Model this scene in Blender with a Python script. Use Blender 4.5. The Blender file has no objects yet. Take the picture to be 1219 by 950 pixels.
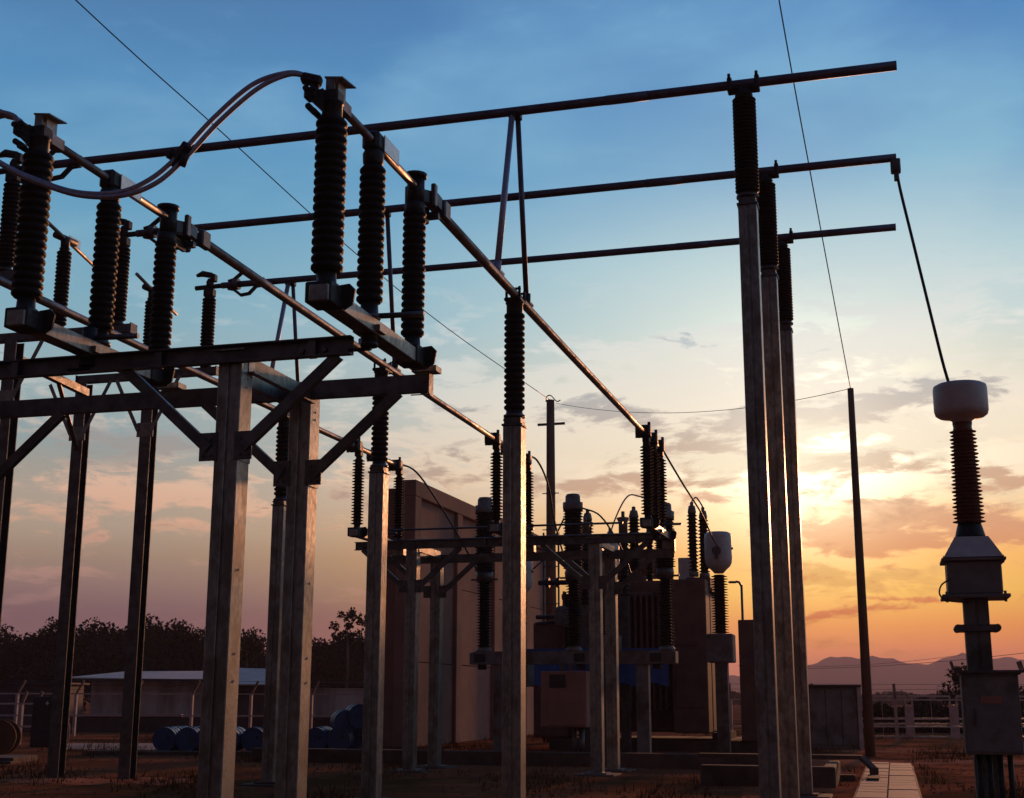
import bpy, math, random
from mathutils import Vector, Matrix
random.seed(7)
S = bpy.context.scene
COL = S.collection
PI = math.pi
R = math.radians

# ------------------------------------------------------------------ camera
# world axes follow the substation grid: +Y is the direction of the phase tubes, +X the direction of the high bus tubes
PITCH, ROLL, YAW, HC = 0.21913, 0.0024, 0.27313, 1.5
cd = bpy.data.cameras.new('camera')
cam = bpy.data.objects.new('camera', cd)
COL.objects.link(cam)
_f = Vector((-math.sin(YAW), math.cos(YAW), 0)); _r = Vector((math.cos(YAW), math.sin(YAW), 0)); _z = Vector((0, 0, 1))
_F = _f*math.cos(PITCH) + _z*math.sin(PITCH); _U = _z*math.cos(PITCH) - _f*math.sin(PITCH)
_rr = _r*math.cos(ROLL) + _U*math.sin(ROLL); _uu = _U*math.cos(ROLL) - _r*math.sin(ROLL)
mw = Matrix((_rr, _uu, -_F)).transposed().to_4x4()
mw.translation = Vector((0, 0, HC))
cam.matrix_world = mw
cd.sensor_width = 36; cd.lens = 1586.7/1219*36
cd.clip_start = 0.1; cd.clip_end = 20000
S.camera = cam
S.render.resolution_x, S.render.resolution_y = 1024, 798

# ------------------------------------------------------------------ colour management
S.view_settings.view_transform = 'Standard'
S.view_settings.look = 'None'
S.view_settings.exposure = 0
S.view_settings.gamma = 1

def lin(r, g, b):
    def c(v):
        v /= 255
        return v/12.92 if v <= 0.04045 else ((v+0.055)/1.055)**2.4
    return (c(r), c(g), c(b), 1)

# ------------------------------------------------------------------ world: dusk sky with broken cloud round a low sun
SUN_AZ, SUN_EL = R(0.0), R(9.0)          # azimuth clockwise from +Y
W = bpy.data.worlds.new('World'); S.world = W; W.use_nodes = True
nt = W.node_tree; N = nt.nodes; L = nt.links; N.clear()
def nd(t, **k):
    n = N.new(t)
    for a, v in k.items(): setattr(n, a, v)
    return n
def mth(op, a, b=None, c=None, clamp=False):
    n = nd('ShaderNodeMath', operation=op, use_clamp=clamp)
    for i, v in enumerate((a, b, c)):
        if v is None: continue
        if isinstance(v, (int, float)): n.inputs[i].default_value = v
        else: L.new(v, n.inputs[i])
    return n.outputs[0]
def smooth(v, a, b, lo=0.0, hi=1.0):
    n = nd('ShaderNodeMapRange', interpolation_type='SMOOTHSTEP')
    L.new(v, n.inputs[0])
    for i, x in zip((1, 2, 3, 4), (a, b, lo, hi)): n.inputs[i].default_value = x
    return n.outputs[0]
def ramp(v, stops, top):
    n = nd('ShaderNodeValToRGB'); e = n.color_ramp.elements
    while len(e) < len(stops): e.new(0.5)
    for el, (p, c) in zip(e, stops): el.position = p/top; el.color = lin(*c)
    L.new(mth('DIVIDE', v, top), n.inputs[0])
    return n.outputs[0]
def mix(f, a, b, bt='MIX'):
    n = nd('ShaderNodeMix', data_type='RGBA', blend_type=bt)
    if isinstance(f, (int, float)): n.inputs[0].default_value = f
    else: L.new(f, n.inputs[0])
    for i, v in ((6, a), (7, b)):
        if isinstance(v, tuple): n.inputs[i].default_value = v
        else: L.new(v, n.inputs[i])
    return n.outputs[2]
tc = nd('ShaderNodeTexCoord').outputs['Generated']
sep = nd('ShaderNodeSeparateXYZ'); L.new(tc, sep.inputs[0])
sx, sy, sz = sep.outputs
el = mth('MULTIPLY', mth('ARCSINE', sz), 180/PI)                      # elevation, degrees
az = mth('MULTIPLY', mth('ARCTAN2', sx, sy), 180/PI)                  # azimuth from +Y
dd = mth('SUBTRACT', az, math.degrees(SUN_AZ)-2.0)
daz = mth('MAXIMUM', mth('MULTIPLY', dd, 0.62), mth('MULTIPLY', dd, -1.0))   # the afterglow reaches farther to the right
elc = mth('MAXIMUM', el, 0.0)
A = ramp(elc, [(0, (96, 76, 86)), (1.5, (102, 82, 88)), (3.3, (112, 92, 99)), (4.5, (144, 122, 114)), (5.6, (162, 142, 122)), (6.8, (178, 162, 142)), (8.0, (178, 166, 150)), (9.2, (164, 164, 154)), (10.4, (144, 166, 168)), (12.5, (154, 180, 184)), (16, (128, 177, 196)), (20, (100, 163, 198)), (25, (82, 144, 192)), (29.5, (74, 122, 170)), (40, (58, 96, 148)), (60, (38, 66, 108)), (90, (30, 52, 88))], 90)
B = ramp(elc, [(0, (255, 124, 70)), (1.6, (255, 128, 60)), (2.8, (255, 152, 40)), (4.2, (255, 192, 66)), (5.8, (255, 186, 94)), (7.5, (255, 210, 156)), (9.2, (255, 238, 214)), (11.0, (246, 234, 214)), (13.2, (208, 216, 208)), (15.5, (182, 212, 218)), (18, (162, 204, 218)), (22, (100, 166, 207)), (28, (72, 134, 192)), (40, (56, 98, 152)), (60, (38, 66, 108)), (90, (30, 52, 88))], 90)
Cb = ramp(elc, [(0, (70, 58, 56)), (6, (72, 62, 64)), (15, (62, 60, 68)), (30, (52, 54, 68)), (45, (46, 54, 76)), (60, (34, 52, 82)), (90, (30, 52, 88))], 90)
fB = smooth(daz, 1, 33, 1, 0)
lowk = mth('MULTIPLY', smooth(el, 3, 9, 0.75, 0.0), mth('SUBTRACT', 1.0, fB))
fB = mth('MULTIPLY', fB, mth('SUBTRACT', 1.0, lowk))
fC = smooth(daz, 40, 92, 0, 1)
sky = mix(fB, A, B)
# bright veil of thin cloud round the hidden sun
sd = (math.sin(R(-2.8))*math.cos(R(10.1)), math.cos(R(-2.8))*math.cos(R(10.1)), math.sin(R(10.1)))
vd = nd('ShaderNodeVectorMath', operation='DOT_PRODUCT'); L.new(tc, vd.inputs[0]); vd.inputs[1].default_value = sd
ang = mth('MULTIPLY', mth('ARCCOSINE', mth('MINIMUM', vd.outputs['Value'], 1.0)), 180/PI)
g1 = mth('POWER', 2.718, mth('MULTIPLY', mth('MULTIPLY', ang, ang), -1/(2*2.7**2)))
g2 = mth('POWER', 2.718, mth('MULTIPLY', mth('MULTIPLY', ang, ang), -1/(2*7.5**2)))
glow = mix(1.0, mix(g1, (0, 0, 0, 1), (1.1, 1.0, 0.78, 1)), mix(g2, (0, 0, 0, 1), (0.40, 0.26, 0.10, 1)), 'ADD')
sky = mix(1.0, sky, glow, 'ADD')
# clouds: drifting banks placed by bearing and height, broken up by noise on a flat layer
dz = mth('ADD', mth('MAXIMUM', sz, 0.0), 0.10)
cv = nd('ShaderNodeCombineXYZ')
L.new(mth('DIVIDE', sx, dz), cv.inputs[0]); L.new(mth('DIVIDE', sy, dz), cv.inputs[1])
av = nd('ShaderNodeCombineXYZ')
L.new(mth('MULTIPLY', az, 0.065), av.inputs[0]); L.new(mth('MULTIPLY', el, 0.21), av.inputs[1])
def fbm(scale, detail, rough, off, dist=0.0, src=None):
    m = nd('ShaderNodeMapping'); L.new((src or cv).outputs[0], m.inputs[0]); m.inputs['Location'].default_value = off
    n = nd('ShaderNodeTexNoise'); L.new(m.outputs[0], n.inputs[0])
    n.inputs['Scale'].default_value = scale; n.inputs['Detail'].default_value = detail
    n.inputs['Roughness'].default_value = rough; n.inputs['Distortion'].default_value = dist
    return n.outputs[0]
n1 = fbm(1.7, 5, 0.52, (3.3, 1.7, 0.0), 0.3)
n2 = fbm(1.9, 10, 0.62, (8.1, 4.2, 2.0), 0.3, av)
n3 = fbm(5.6, 10, 0.62, (5.5, 9.3, 1.0), 0.4, av)
def spread(n, k): return mth('ADD', mth('MULTIPLY', mth('SUBTRACT', n, 0.5), k), 0.5)
n2 = spread(n2, 2.1); n3 = spread(n3, 2.3)
w1 = fbm(1.6, 6, 0.6, (11.0, 2.0, 7.0), 0, av); w2 = fbm(1.6, 6, 0.6, (21.0, 12.0, 3.0), 0, av)
azw = mth('ADD', az, mth('MULTIPLY', mth('SUBTRACT', w1, 0.5), 9.0))
elw = mth('ADD', el, mth('MULTIPLY', mth('SUBTRACT', w2, 0.5), 3.2))
def bank(lst):
    tot = None
    for a0, e0, wa, we, st in lst:
        u = mth('DIVIDE', mth('SUBTRACT', azw, a0), wa); v = mth('DIVIDE', mth('SUBTRACT', elw, e0), we)
        q = mth('POWER', 2.718, mth('MULTIPLY', mth('ADD', mth('MULTIPLY', u, u), mth('MULTIPLY', v, v)), -1.0))
        q = mth('MULTIPLY', q, st); tot = q if tot is None else mth('ADD', tot, q)
    return tot
# pale, sunlit cloud
light = bank([(1, 17.6, 9, 1.8, 0.55), (-2.0, 5.0, 5.5, 0.7, 0.8), (-8, 13.6, 7.5, 1.5, 0.9), (-13, 10.6, 7, 1.6, 0.75), (-4, 10.6, 6, 1.6, 0.8), (4, 11.0, 4, 1.0, 0.8), (-16, 13.2, 5, 0.8, 0.5), (5, 8.3, 3, 0.8, 0.7), (1, 15.4, 7, 1.1, 0.65), (-2, 12.4, 7, 1.0, 0.6), (3.5, 21.5, 3.2, 1.6, 0.75), (0, 25.5, 3.6, 1.2, 0.55), (5, 24.0, 3, 1.6, 0.5), (-4, 19.3, 4, 1.0, 0.5), (-14, 18.5, 4, 0.8, 0.35), (-23, 9.4, 7, 1.0, 0.55), (-31.5, 8.4, 3.0, 0.7, 0.95), (-28.6, 7.8, 2.0, 1.0, 0.95), (-36, 6.9, 4, 0.5, 0.5), (-24, 7.2, 5, 0.8, 0.5), (-10, 8.0, 5, 1.0, 0.45), (-20, 11.7, 8, 1.2, 0.5), (-10, 11.6, 12, 2.6, 0.45), (-36, 11, 6, 0.8, 0.35), (14, 14, 8, 2, 0.6), (24, 20, 9, 2.5, 0.6), (-60, 12, 14, 2.5, 0.6), (45, 12, 12, 2.5, 0.6)])
lm = smooth(mth('ADD', mth('MULTIPLY', light, 0.34), mth('ADD', mth('MULTIPLY', n2, 0.42), mth('MULTIPLY', n3, 0.58))), 0.58, 0.80)
lsoft = mth('MULTIPLY', smooth(mth('ADD', mth('MULTIPLY', light, 0.42), mth('MULTIPLY', spread(n1, 2.4), 0.85)), 0.36, 0.92), 0.9)
high = smooth(el, 15.0, 19.0)
lm = mth('ADD', mth('MULTIPLY', lm, mth('SUBTRACT', 1.0, mth('MULTIPLY', high, 0.86))), mth('MULTIPLY', lsoft, high))
cloudA = ramp(elc, [(0, (128, 92, 104)), (4, (170, 134, 126)), (7, (232, 178, 148)), (9.0, (238, 196, 168)), (11, (214, 202, 188)), (13, (190, 204, 204)), (18, (140, 188, 208)), (26, (118, 172, 210)), (40, (90, 130, 175)), (60, (50, 76, 118)), (90, (34, 56, 92))], 90)
cloudB = ramp(elc, [(0, (255, 140, 84)), (3, (255, 170, 70)), (5, (255, 200, 112)), (7, (255, 218, 160)), (9, (255, 240, 204)), (12, (255, 244, 224)), (15, (240, 240, 232)), (18, (200, 222, 226)), (22, (140, 192, 216)), (28, (116, 174, 214)), (40, (90, 130, 175)), (60, (50, 76, 118)), (90, (34, 56, 92))], 90)
sky = mix(mth('MULTIPLY', lm, 0.85, clamp=True), sky, mix(fB, cloudA, cloudB))
# shaded cloud banks
dark = bank([(-0.2, 9.4, 2.0, 0.55, 1.0), (1.2, 12.3, 4.5, 0.75, 0.8), (-1.2, 6.8, 5.0, 0.95, 0.9), (3.6, 6.6, 3.6, 1.1, 0.8), (4.6, 8.9, 2.4, 0.35, 0.9), (-7.3, 8.3, 1.4, 0.3, 0.9), (-10.0, 9.0, 3, 0.5, 0.5), (-6.0, 4.9, 6, 0.35, 0.55), (2, 4.0, 4.5, 0.22, 0.6), (-2.5, 3.4, 4.5, 0.18, 0.5), (-13, 12.0, 8, 0.8, 0.55), (-11, 9.4, 9, 1.8, 0.42), (-22, 8.6, 9, 1.6, 0.35), (-4, 11.6, 5, 0.8, 0.5), (-9, 15.2, 5, 0.5, 0.3), (-33, 10.4, 7, 0.8, 0.5), (-26, 11.0, 6, 0.5, 0.45), (-20, 6.4, 7, 0.8, 0.35), (3.0, 18.3, 3, 0.8, 0.45), (12, 8, 6, 1.0, 0.8), (24, 7, 8, 1.2, 0.8), (40, 9, 10, 1.6, 0.7), (-50, 8, 9, 1.4, 0.6), (-75, 9, 14, 2, 0.6)])
dm = smooth(mth('ADD', mth('MULTIPLY', dark, 0.42), mth('ADD', mth('MULTIPLY', n2, 0.30), mth('MULTIPLY', n3, 0.58))), 0.62, 0.82)
coreA = ramp(elc, [(0, (98, 76, 88)), (6, (150, 128, 118)), (9, (146, 146, 142)), (13, (132, 160, 170)), (20, (96, 140, 176)), (40, (60, 90, 130)), (90, (34, 56, 92))], 90)
coreB = ramp(elc, [(0, (226, 110, 74)), (3, (236, 124, 62)), (5, (236, 148, 92)), (6.8, (226, 160, 122)), (9, (214, 170, 138)), (12, (186, 178, 172)), (15, (164, 186, 196)), (20, (100, 150, 190)), (40, (60, 90, 130)), (90, (34, 56, 92))], 90)
dm = mth('MULTIPLY', mth('MULTIPLY', dm, mth('SUBTRACT', 1.0, high)), mth('SUBTRACT', 1.0, mth('MULTIPLY', g1, 0.7)))
sky = mix(mth('MULTIPLY', dm, 0.82, clamp=True), sky, mix(fB, coreA, coreB))
sky = mix(fC, sky, Cb)
ground_dark = smooth(el, -3, -0.2, 1, 0)
sky = mix(ground_dark, sky, lin(40, 24, 20))
bg = nd('ShaderNodeBackground'); L.new(sky, bg.inputs[0]); bg.inputs[1].default_value = 1.0
out = nd('ShaderNodeOutputWorld'); L.new(bg.outputs[0], out.inputs[0])
W.cycles.sampling_method = 'MANUAL'; W.cycles.sample_map_resolution = 1024

# ------------------------------------------------------------------ sun
sl = bpy.data.lights.new('sun', 'SUN'); sl.energy = 2.4; sl.angle = R(3.0); sl.color = (1.0, 0.42, 0.18)
so = bpy.data.objects.new('sun', sl); COL.objects.link(so)
LAZ, LEL = R(4.0), R(8.0)
so.rotation_euler = Vector((math.sin(LAZ)*math.cos(LEL), math.cos(LAZ)*math.cos(LEL), math.sin(LEL))).to_track_quat('Z', 'Y').to_euler()
so.location = (10, 60, 30)

# ------------------------------------------------------------------ helpers
def bearing(px, t):
    """Ground point at distance t ahead of the camera, sideways by its bearing."""
    s = (px-609.5)/1625.0*t
    return Vector((s*math.cos(YAW)-t*math.sin(YAW), s*math.sin(YAW)+t*math.cos(YAW), 0))

class MB:
    def __init__(s): s.v = []; s.f = []; s.sm = []
    def add(s, vs, fs, smooth=False):
        o = len(s.v); s.v += [tuple(v) for v in vs]
        s.f += [tuple(i+o for i in f) for f in fs]; s.sm += [smooth]*len(fs)
        return s
    def box(s, lo, hi, M=None, bev=0.0):
        (a, b, c), (d, e, g) = lo, hi
        if bev:
            k = min(bev, (d-a)*0.45, (e-b)*0.45, (g-c)*0.45)
            vs = []
            for X, sxx in ((a, 1), (d, -1)):
                for Y, syy in ((b, 1), (e, -1)):
                    for Z, szz in ((c, 1), (g, -1)):
                        vs += [Vector((X, Y+syy*k, Z+szz*k)), Vector((X+sxx*k, Y, Z+szz*k)), Vector((X+sxx*k, Y+syy*k, Z))]
            def i(x, y, z, ax): return ((x*2+y)*2+z)*3+ax
            fs = []
            for q in (0, 1):
                for ax in range(3):
                    def V(u, v):
                        if ax == 0: return i(q, u, v, 0)
                        if ax == 1: return i(u, q, v, 1)
                        return i(u, v, q, 2)
                    f = [V(0, 0), V(1, 0), V(1, 1), V(0, 1)]
                    flip = (q == 0) if ax != 1 else (q == 1)
                    fs.append(f[::-1] if flip else f)
            for u in (0, 1):
                for v in (0, 1):
                    fs.append([i(0, u, v, 1), i(1, u, v, 1), i(1, u, v, 2), i(0, u, v, 2)])
                    fs.append([i(u, 0, v, 0), i(u, 1, v, 0), i(u, 1, v, 2), i(u, 0, v, 2)])
                    fs.append([i(u, v, 0, 0), i(u, v, 1, 0), i(u, v, 1, 1), i(u, v, 0, 1)])
                    for w in (0, 1): fs.append([i(u, v, w, 0), i(u, v, w, 1), i(u, v, w, 2)])
        else:
            vs = [Vector(p) for p in ((a, b, c), (d, b, c), (d, e, c), (a, e, c), (a, b, g), (d, b, g), (d, e, g), (a, e, g))]
            fs = [(0, 3, 2, 1), (4, 5, 6, 7), (0, 1, 5, 4), (1, 2, 6, 5), (2, 3, 7, 6), (3, 0, 4, 7)]
        if M is not None: vs = [M @ v for v in vs]
        return s.add(vs, fs)
    def bar(s, p, q, w, h, up=(0, 0, 1), bev=0.0):
        """box of section w (sideways) x h (up) from p to q"""
        p, q = Vector(p), Vector(q); d = q-p; ln = d.length; d.normalize()
        u = Vector(up); sd = d.cross(u)
        if sd.length < 1e-5: sd = d.cross(Vector((0, 1, 0)))
        sd.normalize(); u = sd.cross(d)
        M = Matrix((sd, d, u)).transposed().to_4x4(); M.translation = p
        return s.box((-w/2, 0, -h/2), (w/2, ln, h/2), M, bev)
    def tube(s, pts, r, n=12, caps=True):
        pts = [Vector(p) for p in pts]; k = len(pts)
        rs = r if isinstance(r, (list, tuple)) else [r]*k
        d0 = (pts[1]-pts[0]).normalized()
        u = d0.cross(Vector((0, 0, 1)))
        if u.length < 1e-4: u = d0.cross(Vector((0, 1, 0)))
        u.normalize(); vs = []
        for i in range(k):
            d = (pts[min(i+1, k-1)]-pts[max(i-1, 0)]).normalized()
            u = (u - d*u.dot(d)).normalized(); w = d.cross(u)
            for j in range(n):
                a = 2*PI*j/n
                vs.append(pts[i]+(u*math.cos(a)+w*math.sin(a))*rs[i])
        fs = [(i*n+j, i*n+(j+1) % n, (i+1)*n+(j+1) % n, (i+1)*n+j) for i in range(k-1) for j in range(n)]
        s.add(vs, fs, True)
        if caps:
            o = len(s.v)-len(vs)
            s.f.append(tuple(o+j for j in range(n))[::-1]); s.f.append(tuple(o+(k-1)*n+j for j in range(n))); s.sm += [False, False]
        return s
    def lathe(s, prof, n=20, c=(0, 0, 0), M=None, smooth=True):
        """prof: list of (radius, z)"""
        vs = []; c = Vector(c)
        for r, z in prof:
            for j in range(n):
                a = 2*PI*j/n; v = Vector((r*math.cos(a), r*math.sin(a), z))
                vs.append((M @ v if M is not None else v)+c)
        k = len(prof)
        fs = [(i*n+j, i*n+(j+1) % n, (i+1)*n+(j+1) % n, (i+1)*n+j) for i in range(k-1) for j in range(n)]
        fs2 = []
        s.add(vs, fs, smooth); o = len(s.v)-len(vs)
        if prof[0][0] > 1e-4: s.f.append(tuple(o+j for j in range(n))[::-1]); s.sm.append(False)
        if prof[-1][0] > 1e-4: s.f.append(tuple(o+(k-1)*n+j for j in range(n))); s.sm.append(False)
        return s
    def prism(s, poly, d, M=None):
        """poly in XZ plane, extruded along Y from 0 to d"""
        n = len(poly)
        vs = [Vector((x, 0, z)) for x, z in poly]+[Vector((x, d, z)) for x, z in poly]
        if M is not None: vs = [M @ v for v in vs]
        fs = [tuple(range(n)), tuple(range(2*n-1, n-1, -1))]+[(i, i+n, (i+1) % n+n, (i+1) % n) for i in range(n)]
        return s.add(vs, fs)
    def mesh(s, name, mat):
        me = bpy.data.meshes.new(name); me.from_pydata(s.v, [], s.f); me.update()
        me.polygons.foreach_set('use_smooth', s.sm)
        me.materials.append(mat)
        return me

def thing(name, label, cat, loc=(0, 0, 0), group=None, rz=0.0):
    o = bpy.data.objects.new(name, None); COL.objects.link(o); o.empty_display_size = 0.2
    o.location = loc; o.rotation_euler = (0, 0, rz); o['label'] = label; o['category'] = cat
    if group: o['group'] = group
    return o
def part(name, mb, mat, parent, world=False, label=None):
    """mesh child; world=True when vertices are given in world coordinates (parent unrotated)"""
    if world:
        t = Vector(parent.location) if parent.parent is None else Vector(parent.location)+Vector(parent.parent.location)
        mb.v = [tuple(Vector(v)-t) for v in mb.v]
    me = mb.mesh(name, mat) if isinstance(mb, MB) else mb
    o = bpy.data.objects.new(name, me); COL.objects.link(o); o.parent = parent
    if label: o['label'] = label
    return o
def solo(name, mb, mat, label, cat, group=None, base=(0, 0, 0)):
    b = Vector(base); mb.v = [tuple(Vector(v)-b) for v in mb.v]
    o = bpy.data.objects.new(name, mb.mesh(name, mat)); COL.objects.link(o); o.location = b
    o['label'] = label; o['category'] = cat
    if group: o['group'] = group
    return o
def setting(name, mb, mat, kind='structure', parent=None):
    o = bpy.data.objects.new(name, mb.mesh(name, mat)); COL.objects.link(o)
    if parent: o.parent = parent
    else: o['kind'] = kind
    return o
def dup(root, loc, label, rz=None, group=None, name=None):
    r = root.copy(); COL.objects.link(r); r.location = loc; r['label'] = label
    if rz is not None: r.rotation_euler = (0, 0, rz)
    if group: r['group'] = group
    for ch in list(root.children):
        c = ch.copy(); COL.objects.link(c); c.parent = r
        for g in list(ch.children):
            d = g.copy(); COL.objects.link(d); d.parent = c
    return r

# ------------------------------------------------------------------ materials
def material(name, base, rough=0.6, metal=0.0, var=None, vscale=3.0, detail=6, bump=0.0, bscale=20.0, stretch=None, rvar=0.0, var2=None, v2scale=0.7, lo=0.4, hi=0.62):
    m = bpy.data.materials.new(name); m.use_nodes = True; t = m.node_tree; b = t.nodes['Principled BSDF']
    b.inputs['Base Color'].default_value = (*base, 1); b.inputs['Roughness'].default_value = rough; b.inputs['Metallic'].default_value = metal
    g = t.nodes.new('ShaderNodeNewGeometry'); mp = t.nodes.new('ShaderNodeMapping'); t.links.new(g.outputs['Position'], mp.inputs[0])
    if stretch: mp.inputs['Scale'].default_value = stretch
    def noise(sc, dt=detail):
        n = t.nodes.new('ShaderNodeTexNoise'); n.inputs['Scale'].default_value = sc; n.inputs['Detail'].default_value = dt
        n.inputs['Roughness'].default_value = 0.62; t.links.new(mp.outputs[0], n.inputs[0]); return n.outputs[0]
    def mrange(v, a, c, lo2=0.0, hi2=1.0):
        r = t.nodes.new('ShaderNodeMapRange'); t.links.new(v, r.inputs[0])
        for i, x in zip((1, 2, 3, 4), (a, c, lo2, hi2)): r.inputs[i].default_value = x
        return r.outputs[0]
    def mx(f, a, c):
        x = t.nodes.new('ShaderNodeMix'); x.data_type = 'RGBA'; t.links.new(f, x.inputs[0])
        for i, v in ((6, a), (7, c)):
            if isinstance(v, tuple): x.inputs[i].default_value = v
            else: t.links.new(v, x.inputs[i])
        return x.outputs[2]
    col = None
    if var:
        nz = noise(vscale); col = mx(mrange(nz, lo, hi), (*base, 1), (*var, 1))
        if var2: col = mx(mrange(noise(v2scale, 8), 0.48, 0.6), col, (*var2, 1))
        t.links.new(col, b.inputs['Base Color'])
        if rvar: t.links.new(mrange(nz, 0.35, 0.65, rough-rvar, rough+rvar), b.inputs['Roughness'])
    if bump:
        bp = t.nodes.new('ShaderNodeBump'); bp.inputs['Strength'].default_value = bump; bp.inputs['Distance'].default_value = 0.02
        t.links.new(noise(bscale, 5), bp.inputs['Height']); t.links.new(bp.outputs[0], b.inputs['Normal'])
    return m

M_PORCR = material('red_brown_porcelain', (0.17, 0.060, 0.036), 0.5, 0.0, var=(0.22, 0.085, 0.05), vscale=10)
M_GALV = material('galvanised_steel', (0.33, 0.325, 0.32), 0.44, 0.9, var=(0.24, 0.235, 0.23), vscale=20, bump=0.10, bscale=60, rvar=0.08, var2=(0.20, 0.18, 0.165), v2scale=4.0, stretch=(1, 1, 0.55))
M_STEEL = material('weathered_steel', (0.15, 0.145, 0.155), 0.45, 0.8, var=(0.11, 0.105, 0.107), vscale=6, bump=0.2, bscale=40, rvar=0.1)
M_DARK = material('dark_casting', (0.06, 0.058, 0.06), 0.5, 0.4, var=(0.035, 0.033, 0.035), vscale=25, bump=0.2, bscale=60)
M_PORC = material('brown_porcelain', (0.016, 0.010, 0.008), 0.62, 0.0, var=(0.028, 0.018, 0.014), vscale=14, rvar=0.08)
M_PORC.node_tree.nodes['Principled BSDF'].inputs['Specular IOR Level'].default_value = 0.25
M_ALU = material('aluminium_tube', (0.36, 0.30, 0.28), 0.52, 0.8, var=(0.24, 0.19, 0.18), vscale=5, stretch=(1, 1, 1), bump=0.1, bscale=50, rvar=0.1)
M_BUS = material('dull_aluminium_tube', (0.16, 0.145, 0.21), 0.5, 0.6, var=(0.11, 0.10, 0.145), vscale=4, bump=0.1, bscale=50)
M_CABLE = material('twin_cable', (0.46, 0.42, 0.52), 0.45, 0.6, var=(0.34, 0.31, 0.39), vscale=30)
M_WIRE = material('wire', (0.08, 0.08, 0.09), 0.5, 0.5)
M_WHITE = material('pale_grey_enamel', (0.66, 0.60, 0.60), 0.45, 0.0, var=(0.56, 0.50, 0.50), vscale=6, bump=0.05)
M_PLATE = material('bright_plate', (0.80, 0.80, 0.78), 0.42, 0.85, var=(0.65, 0.63, 0.6), vscale=8)
M_PAINT = material('grey_paint', (0.24, 0.21, 0.205), 0.5, 0.0, var=(0.19, 0.165, 0.16), vscale=3, bump=0.1, bscale=25, var2=(0.12, 0.09, 0.07), v2scale=1.2)
M_TANK = material('transformer_paint', (0.23, 0.125, 0.10), 0.75, 0.0, var=(0.17, 0.09, 0.075), vscale=2, bump=0.1, bscale=25)
M_BOXP = material('cabinet_paint', (0.46, 0.20, 0.15), 0.5, 0.0, var=(0.38, 0.165, 0.125), vscale=2.5, bump=0.05)
M_CONC = material('concrete', (0.17, 0.115, 0.095), 0.9, 0.0, var=(0.12, 0.08, 0.066), vscale=1.5, detail=9, bump=0.5, bscale=14, var2=(0.09, 0.06, 0.05), v2scale=0.5)
M_SLAB = material('pale_concrete', (0.30, 0.19, 0.17), 0.85, 0.0, var=(0.20, 0.12, 0.105), vscale=2.5, detail=9, bump=0.4, bscale=20)
M_BLUE = material('blue_paint', (0.012, 0.06, 0.17), 0.42, 0.0, var=(0.008, 0.04, 0.11), vscale=3)
M_WOOD = material('pole_concrete', (0.24, 0.15, 0.10), 0.8, 0.0, var=(0.17, 0.10, 0.07), vscale=4, bump=0.4, bscale=20, stretch=(1, 1, 0.15))
M_REEL = material('reel_wood', (0.16, 0.08, 0.045), 0.8, 0.0, var=(0.10, 0.05, 0.03), vscale=5, bump=0.4)
M_ROOF = material('pale_roof_sheet', (0.72, 0.54, 0.48), 0.8, 0.0, var=(0.60, 0.44, 0.40), vscale=1.2)
M_SHEET = material('corrugated_wall', (0.66, 0.55, 0.56), 0.55, 0.1, var=(0.36, 0.27, 0.27), vscale=1.0, stretch=(1, 1, 0.2))
M_WALLD = material('dull_wall', (0.12, 0.09, 0.09), 0.8, 0.0, var=(0.08, 0.06, 0.06), vscale=0.8)
M_FENCE = material('fence_steel', (0.60, 0.49, 0.48), 0.5, 0.2, var=(0.46, 0.36, 0.36), vscale=4)
M_LEAF = material('foliage', (0.022, 0.024, 0.013), 0.85, 0.0, var=(0.035, 0.036, 0.018), vscale=0.6)
M_BARK = material('bark', (0.07, 0.05, 0.035), 0.9, 0.0, bump=0.4)
M_GRASS = material('dry_grass', (0.09, 0.045, 0.018), 0.8, 0.0, var=(0.18, 0.075, 0.03), vscale=0.8)
M_HILL = material('hill_scrub', (0.05, 0.05, 0.035), 0.9, 0.0, var=(0.07, 0.065, 0.045), vscale=0.004)
for _m, _v in ((M_CONC, 0.15), (M_GRASS, 0.0), (M_LEAF, 0.05), (M_HILL, 0.0), (M_WALLD, 0.1), (M_WOOD, 0.15), (M_REEL, 0.1), (M_TANK, 0.25), (M_PAINT, 0.3), (M_DARK, 0.3)):
    _m.node_tree.nodes['Principled BSDF'].inputs['Specular IOR Level'].default_value = _v
M_FIREWALL = material('brown_grey_concrete', (0.38, 0.20, 0.155), 0.9, 0.0, var=(0.31, 0.165, 0.13), vscale=1.0, detail=9, bump=0.4, bscale=10, var2=(0.24, 0.15, 0.12), v2scale=0.3)
M_FIREWALL.node_tree.nodes['Principled BSDF'].inputs['Specular IOR Level'].default_value = 0.05
M_STONE = material('yard_stone', (0.13, 0.075, 0.055), 0.9, 0.0, var=(0.08, 0.045, 0.035), vscale=3)
M_SCREEN = material('blue_sheet', (0.03, 0.14, 0.5), 0.5, 0.0, var=(0.02, 0.10, 0.36), vscale=2)
M_EARTH = material('red_earth', (0.34, 0.115, 0.052), 0.95, 0.0, var=(0.18, 0.064, 0.032), vscale=0.35, detail=10, bump=0.8, bscale=6, var2=(0.10, 0.052, 0.022), v2scale=0.16)

for _m in (M_EARTH,): _m.node_tree.nodes['Principled BSDF'].inputs['Specular IOR Level'].default_value = 0.0
# ------------------------------------------------------------------ ground, path, hills
mb = MB()
xs = [-9000, -300, -60, 60, 300, 9000]; ys = [-400, -20, 60, 200, 1200, 9000]
vs = [(x, y, 0) for y in ys for x in xs]
mb.add(vs, [(j*6+i, j*6+i+1, (j+1)*6+i+1, (j+1)*6+i) for j in range(5) for i in range(5)])
setting('ground', mb, M_EARTH)

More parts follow.
